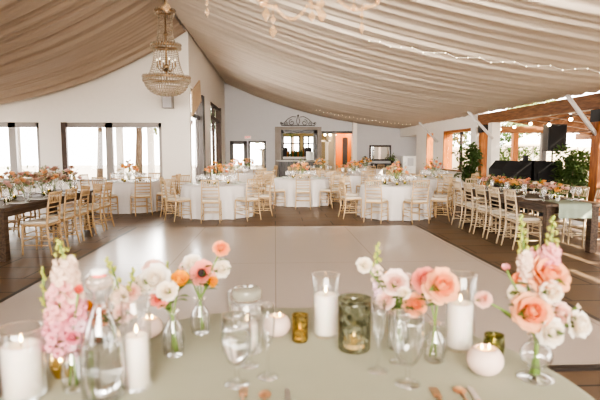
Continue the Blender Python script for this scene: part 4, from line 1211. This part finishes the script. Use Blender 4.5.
# flowers
PM = dict(
    peach=petal_mat('peach rose petals', (.88, .30, .12), (.94, .55, .34), .05), coral=petal_mat('coral petals', (.74, .16, .12), (.90, .42, .34), .05),
    white=petal_mat('white rose petals', (.92, .80, .62), (.94, .90, .85), .05), blush=petal_mat('blush petals', (.88, .56, .46), (.94, .78, .70), .05),
    orange=petal_mat('orange poppy petals', (.85, .38, .03), (.92, .52, .06), .05), pink=petal_mat('pink stock petals', (.80, .34, .36), (.90, .56, .56), .03),
    palepink=petal_mat('pale pink stock petals', (.88, .58, .50), (.93, .74, .66), .03), deep=petal_mat('rose pink petals', (.76, .26, .34), (.86, .44, .50), .03),
    lilac=petal_mat('lilac pink petals', (.72, .46, .52), (.84, .64, .66), .03))
seedn = [500]
def bloom_rot(n):
    return Vector((0,0,1)).rotation_difference(Vector(n).normalized()).to_euler()
def flower(V, px, py, dY, wpx, kind, col, label, face=(0,-.7,.7), name=None, cat='flower', leaves=4, lean=0):
    """one cut flower standing in the vase at V, bloom centred where the photo shows it"""
    Y = V.y+dY; c = at(px, py, Y); r = wpx*Y/F/2
    seedn[0] += 1; s_ = seedn[0]; rnd = random.Random(s_)
    t = thing(name or {'rose': 'garden_rose', 'ranunculus': 'ranunculus', 'cup': 'poppy', 'open': 'dahlia', 'bud': 'rose_bud'}[kind], label, cat, V)
    lc = c-V
    if kind == 'open' and col != 'coral': kind = 'ranunculus'
    lay = {'rose': ROSE, 'ranunculus': ROSE, 'cup': CUP, 'open': OPEN, 'bud': MINI[:2]}[kind]
    k_ = {'rose': .70, 'ranunculus': .70, 'cup': .68, 'open': .75, 'bud': .85}[kind]
    mb = petals(MB(), r*k_*1.1, lay, s_)
    mb.ball((0, 0, -.06*r), r*.24, 8, 6)
    mb.build('bloom', PM[col], t, loc=lc, rot=bloom_rot(face))
    n = Vector(face).normalized()
    if kind == 'open' and col == 'coral' and wpx > 25: MB().ball((0,0,-.02*r), r*.3, 10, 6, (1,1,.6)).build('flower_centre', M['wick'], t, loc=lc+n*r*.1, rot=bloom_rot(face))
    e = lc-n*r*.3
    mz = .15
    a = rnd.uniform(0, 6.28)
    foot = Vector((.015*math.cos(a), .015*math.sin(a), .014))
    mouth = Vector((e.x*.06, e.y*.06, mz))
    MB().tube([foot, foot*.3+Vector((0,0,.08)), mouth, mouth.lerp(e, .55)+Vector((0,0,.012)), e], [.0034]*4+[.004], 6).build('stem', M['stem'], t)
    if leaves:
        lf = MB()
        for q in range(leaves):
            p = mouth.lerp(e, .45+.4*q/max(1, leaves)); aa = rnd.uniform(0, 6.28)
            lf.leaf(p, (math.cos(aa), math.sin(aa)-.3, .35), (0,0,1), .055, .015)
        for q in range(4):
            aa = q*2.1+s_; lf.leaf(e, Vector((math.cos(aa), math.sin(aa), .2))-n*.2, n, r*1.1, r*.26)
        lf.build('leaf', M['leafm'], t)
    return t
def spire(V, pts, dY, wpx, cols, label, lime=0, n=40, name='stock_flower'):
    """a flower spike following pixel points from bottom to tip"""
    seedn[0] += 1; rnd = random.Random(seedn[0])
    Y = V.y+dY
    P = [at(x, y, Y)-V for x, y in pts]
    t = thing(name, label, 'flower', V)
    mouth = Vector((P[0].x*.06, P[0].y*.06, .14))
    MB().tube([(.008, 0, .014), mouth]+P, .0034, 6).build('stem', M['stem'], t)
    def along(f):
        f *= len(P)-1; i = min(int(f), len(P)-2); return P[i].lerp(P[i+1], f-i)
    w = wpx*Y/F/2
    parts = {}
    n = int(n*1.7)
    for k in range(n):
        f = (k+.5)/n
        if f > 1-lime:
            m = 'lime'; rr = w*(1-f)/max(lime, .01)*.5+.003; s_ = .008+.004*(1-f)
            if k % 2: continue
        else:
            m = cols[min(len(cols)-1, int(f/(1-lime+1e-6)*len(cols)))]; rr = w*(.55+.3*rnd.random())*(1-.35*f); s_ = rnd.uniform(.011, .017)*(1-.25*f)*(wpx/22)**.5
        a = k*2.399; p = along(f)+Vector((rr*math.cos(a), rr*math.sin(a), 0))
        mb = parts.setdefault(m, MB())
        if m == 'lime':
            mb.ball(p, s_*.6, 6, 5, (1,1,1.5))
            mb.leaf(p, (math.cos(a), math.sin(a), .6), (0,0,1), s_*1.6, s_*.4)
        else:
            sub = petals(MB(), s_, [(4, .6, -.1, .9, .9), (6, 1.3, .9, 1.15, .6)], k, 2, 3)
            R_ = Vector((0,0,1)).rotation_difference(Vector((math.cos(a), math.sin(a)-.2, .45)).normalized()).to_matrix()
            mb.add([R_ @ Vector(v)+p for v in sub.v], sub.f, True)
    for m, mb in parts.items():
        mb.build('buds' if m == 'lime' else 'florets', M['lime'] if m == 'lime' else FM[m], t, kind='stuff')
    lf = MB()
    for q in range(5):
        aa = rnd.uniform(0, 6.28); p = mouth.lerp(P[0], .5+.12*q)
        lf.leaf(p, (math.cos(aa), math.sin(aa), .5), (0,0,1), .055, .010)
    lf.build('leaf', M['leafm'], t)
FM = {k: mat(k+' florets', c, .65, noise=.25, nscale=60, transl=.35) for k, c in dict(pink=(.88, .46, .46), palepink=(.93, .70, .58), deep=(.84, .40, .46), lilac=(.84, .60, .66), white=(.92, .86, .78), coral=(.86, .40, .34)).items()}
# left stock vase
spire(V1, [(62, 352), (58, 320), (62, 285), (66, 262), (58, 240)], 0, 34, ['deep', 'pink', 'palepink'], 'tall pink stock spike with lime tip at the far left', .22, 62)
spire(V1, [(75, 345), (76, 310), (70, 280), (64, 255)], .02, 30, ['lilac', 'deep', 'palepink', 'palepink'], 'fuller pale pink stock spike just right of the tallest one', .12, 54)
spire(V1, [(70, 360), (52, 330), (44, 300), (43, 268)], .05, 16, ['pink'], 'slim lime budded spike on the left of the stock vase', .75, 34, 'snapdragon')
flower(V1, 72, 338, -.03, 17, 'open', 'deep', 'small rose pink blossom low on the stock vase', (0,-.9,.3), 'stock_blossom', leaves=1)
flower(V1, 79, 290, -.02, 14, 'bud', 'coral', 'small coral blossom at the right side of the stock vase', (.5,-.7,.4), 'stock_blossom', leaves=0)
# arrangement behind the bottle (V6) : cream blossoms and twigs
spire(V6, [(112, 320), (120, 292), (112, 268), (106, 258)], 0, 16, ['white', 'palepink'], 'thin green sprig with pale buds above the swing top bottle', .6, 30, 'filler_sprig')
spire(V6, [(122, 322), (126, 300), (132, 280), (133, 268)], .02, 12, ['palepink'], 'thin upright green sprig left of the white roses', .8, 22, 'filler_sprig')
flower(V6, 119, 296, 0, 20, 'open', 'white', 'cream open blossom right of the bottle neck', (.1,-.9,.4), 'cream_blossom')
flower(V6, 131, 292, .02, 20, 'ranunculus', 'blush', 'cream blush blossom below the white roses', (.1,-.9,.4))
flower(V6, 124, 312, -.02, 22, 'open', 'blush', 'pale blush blossom low beside the bottle shoulder', (.1,-.9,.3), 'blush_blossom')
flower(V6, 99, 316, .03, 24, 'rose', 'peach', 'peach blossom seen through the bottle glass', (-.1,-.9,.3))
flower(V6, 90, 306, .05, 16, 'bud', 'orange', 'small yellow orange bud behind the bottle', (-.3,-.8,.4), leaves=3)
# white roses and orange poppy
flower(V2, 155, 279, 0, 34, 'rose', 'white', 'large white rose at the centre of the left arrangement', (-.1,-.85,.5))
flower(V2, 167, 291, -.03, 22, 'rose', 'white', 'smaller white rose right below the large white rose', (.15,-.9,.3))
flower(V2, 141, 284, -.01, 22, 'rose', 'white', 'white rose on the left of the large white rose', (-.35,-.85,.3))
flower(V2, 153, 268, .05, 24, 'rose', 'blush', 'ivory rose peeking above the large white rose', (-.1,-.6,.75))
flower(V2, 180, 280, .0, 25, 'cup', 'orange', 'bright orange poppy beside the white roses', (.2,-.6,.75))
flower(V2, 158, 299, -.03, 20, 'open', 'coral', 'coral blossom tucked under the white roses', (0,-.9,.1), 'coral_blossom')
spire(V2, [(164, 300), (166, 280), (168, 262)], .06, 8, ['white'], 'slender green sprig rising above the white roses', .95, 14, 'filler_sprig')
# coral ranunculus vase
flower(V3, 202, 273, 0, 28, 'open', 'coral', 'coral pink ranunculus with a dark centre', (-.1,-.95,.25), 'ranunculus')
flower(V3, 192, 264, .05, 22, 'rose', 'white', 'white rose behind the dark centred coral ranunculus', (-.1,-.7,.6))
flower(V3, 221, 248, 0, 17, 'ranunculus', 'peach', 'peach ranunculus on the longest stem above the coral one', (0,-.7,.7))
flower(V3, 222, 268, .02, 20, 'open', 'white', 'small white blossom right of the coral ranunculus', (.4,-.8,.3), 'white_blossom')
flower(V3, 212, 281, -.02, 16, 'cup', 'orange', 'small orange bloom under the coral ranunculus', (.4,-.7,.2))
flower(V3, 184, 268, .05, 14, 'bud', 'blush', 'pale blush bud between poppy and coral ranunculus', (-.2,-.7,.6))
# blush arrangement behind goblets
flower(V4, 395, 283, 0, 30, 'rose', 'blush', 'pale blush rose at the centre behind the goblets', (-.1,-.9,.4))
flower(V4, 415, 305, -.03, 26, 'rose', 'peach', 'small peach rose low behind the clear goblet', (.1,-.95,.25))
flower(V4, 386, 300, -.01, 20, 'ranunculus', 'blush', 'blush ranunculus lowest on the left behind the flute', (-.2,-.9,.2))
flower(V4, 407, 282, .06, 20, 'rose', 'palepink', 'soft pink rose behind the pale blush rose', (.1,-.7,.6))
flower(V4, 364, 265, 0, 17, 'rose', 'white', 'white rose at the far left of the blush arrangement', (-.4,-.85,.3))
flower(V4, 404, 293, -.03, 14, 'open', 'white', 'tiny cream filler blossom beside the small peach rose', (0,-1,.2), 'cream_blossom', leaves=6)
flower(V4, 388, 275, .05, 10, 'cup', 'orange', 'tiny orange bloom peeking over the blush rose', (0,-.6,.8), leaves=0)
spire(V4, [(384, 305), (378, 285), (377, 262), (378, 243)], .02, 15, ['lilac', 'lilac', 'palepink'], 'lilac pink spike with lime tip beside the white rose', .4, 36)
# big peach rose vase
flower(V5, 442, 285, 0, 40, 'rose', 'peach', 'big peach garden rose beside the right pillar candle', (.05,-.85,.5))
flower(V5, 425, 279, .05, 30, 'rose', 'coral', 'coral rose tucked behind the big peach rose', (-.4,-.6,.65))
# footed vase arrangement
flower(V7, 532, 311, -.03, 44, 'rose', 'peach', 'large peach garden rose at the front of the footed vase', (-.1,-.9,.4))
flower(V7, 549, 275, 0, 44, 'rose', 'peach', 'large peach rose at the top of the footed vase bouquet', (.1,-.75,.65))
flower(V7, 552, 292, -.04, 25, 'rose', 'white', 'white rose between the two large peach roses', (.1,-.95,.3))
flower(V7, 552, 332, -.05, 33, 'rose', 'white', 'full white rose lowest in the footed vase bouquet', (.1,-.95,.2))
flower(V7, 580, 324, -.02, 30, 'rose', 'white', 'open white rose at the right end of the bouquet', (.5,-.8,.3))
flower(V7, 561, 313, .0, 26, 'rose', 'blush', 'ivory rose between the lower white roses', (.2,-.9,.4))
flower(V7, 517, 293, .02, 20, 'rose', 'white', 'small white rose left of the front peach rose', (-.4,-.8,.3))
flower(V7, 520, 279, .04, 18, 'rose', 'peach', 'small peach rose above the small white rose', (-.3,-.7,.6))
flower(V7, 483, 299, 0, 19, 'ranunculus', 'blush', 'blush ranunculus on a long stem reaching left', (-.5,-.7,.5), leaves=1)
flower(V7, 506, 268, .02, 12, 'bud', 'pink', 'round pink bud at the upper left of the bouquet', (-.3,-.6,.7))
flower(V7, 578, 307, .03, 9, 'bud', 'white', 'closed greenish bud above the open white rose', (.5,-.4,.7), leaves=3)
spire(V7, [(528, 285), (525, 262), (523, 240), (521, 215)], .03, 19, ['palepink', 'palepink'], 'pale pink snapdragon with the tallest lime tip on the left', .52, 46, 'snapdragon')
spire(V7, [(548, 272), (551, 255), (552, 240), (553, 216)], .03, 24, ['deep', 'pink'], 'pink snapdragon with lime tip on the right of the bouquet', .45, 46, 'snapdragon')
spire(V7, [(540, 278), (538, 262), (536, 246)], .06, 16, ['palepink', 'pink'], 'short pink spike between the two snapdragons', .1, 26)

# cutlery: handles toward the camera
def cutlery(px, py, kind, label):
    p = on(px, py, TZ); t = thing(kind, label, 'cutlery', (p.x, p.y, ZT+.003), -math.atan2(p.x-.02, p.y+1.5)*.4)
    if kind == 'fork':
        mb = MB().box((-.013, -.065, 0), (.013, -.045, .0035), .001)
        for k in range(4): mb.box((-.013+k*.0073, -.05, 0), (-.009+k*.0073, 0, .003), .0008)
        mb.build('tines', M['copper'], t); MB().tube([(0,-.06,.003),(0,-.10,.006),(0,-.21,.004)], [.006,.0035,.0055], 8).build('handle', M['copper'], t)
    elif kind == 'spoon':
        MB().ball((0,-.028,.003), .028, 16, 8, (.72,1,.16)).build('bowl', M['copper'], t); MB().tube([(0,-.05,.003),(0,-.10,.006),(0,-.21,.004)], [.005,.0035,.0055], 8).build('handle', M['copper'], t)
    else:
        MB().add([(-.002,0,0),(.009,-.02,0),(.010,-.11,0),(-.008,-.11,0),(-.008,-.02,0),(-.002,0,.002),(.009,-.02,.003),(.010,-.11,.003),(-.008,-.11,.003),(-.008,-.02,.003)],
                 [(0,4,3,2,1),(5,6,7,8,9),(0,1,6,5),(1,2,7,6),(2,3,8,7),(3,4,9,8),(4,0,5,9)]).build('blade', M['steel'], t)
        MB().tube([(0,-.105,.002),(0,-.13,.005),(0,-.22,.004)], [.007,.006,.007], 8).build('handle', M['copper'], t)
for k, (px, py, wd) in enumerate(((244, 388, 'left'), (433, 389, 'right'))):
    cutlery(px, py, 'fork', f'copper fork of the {wd} place setting on the near table')
for px, py, wd in ((265, 392, 'left'), (457, 388, 'right')): cutlery(px, py, 'spoon', f'copper spoon of the {wd} place setting on the near table')
for px, py, wd in ((287, 389, 'left'), (468, 387, 'right')): cutlery(px, py, 'table_knife', f'table knife of the {wd} place setting on the near table')

# ------------------------------------------------------------------ light
w = bpy.data.worlds.new('World'); SC.world = w; w.use_nodes = True
bg = w.node_tree.nodes['Background']
bg.inputs['Color'].default_value = (1.0, .97, .93, 1); bg.inputs['Strength'].default_value = 5.0
sun = bpy.data.lights.new('sun', 'SUN'); sun.energy = 14.0; sun.angle = .01; sun.color = (1, .88, .70)
so = bpy.data.objects.new('sun', sun); COL.objects.link(so)
so.rotation_euler = Vector((-.72, .42, -.55)).to_track_quat('-Z', 'Y').to_euler()
def area(name, loc, target, sx, sy, power, col):
    l = bpy.data.lights.new(name, 'AREA'); l.shape = 'RECTANGLE'; l.size = sx; l.size_y = sy; l.energy = power; l.color = col
    o = bpy.data.objects.new(name, l); COL.objects.link(o); o.location = loc
    o.rotation_euler = (Vector(target)-Vector(loc)).to_track_quat('-Z', 'Y').to_euler()
    return o
area('fill_behind', (0, -2.7, 2.5), (.5, 14, 1.2), 5, 1.4, 110, (1, .93, .84)).data.spread = math.radians(60)  # added fill lamp behind the camera, not a source in the room
area('daylight_left_windows', (-5.5, YF+1.2, 1.9), (-3, 5, .8), 6, 1.8, 220, (1, .96, .92))
area('daylight_side_door', (XS-.6, 17.5, 2.0), (3, 16, 1), 5, 2.6, 320, (1, .96, .92))

area('fill_mid', (1.5, 3.0, 3.1), (2.2, 25, 1.9), 5, .8, 80, (1, .92, .82)).data.spread = math.radians(50)  # added fill lamp above the view, brightens the far end
area('bar_room_fill', (1.2, 27.8, 3.1), (1.2, 27.8, 0), 3, 3, 45, (1, .86, .66))  # added area lamp, lifts the dark room behind the hatch
area('corridor_light', (3.4, 27, 3.1), (3.4, 27, 0), 1, 2, 90, (1, .80, .55))
cam = bpy.data.cameras.new('camera'); co = bpy.data.objects.new('camera', cam); COL.objects.link(co)
cam.sensor_width = 36; cam.lens = 36*F/600; cam.clip_start = .02; cam.clip_end = 300
R3 = Matrix((RT, UP, -FW)).transposed()
co.matrix_world = Matrix.Translation(CAM) @ R3.to_4x4()
cam.dof.use_dof = True; cam.dof.focus_distance = 12.0; cam.dof.aperture_fstop = 2.9
SC.camera = co
SC.view_settings.view_transform = 'AgX'
SC.view_settings.look = 'AgX - High Contrast'
SC.view_settings.exposure = 0.72
SC.cycles.max_bounces = 10; SC.cycles.transparent_max_bounces = 40; SC.cycles.transmission_bounces = 10
SC.cycles.sample_clamp_indirect = 6
SC.cycles.use_denoising = True
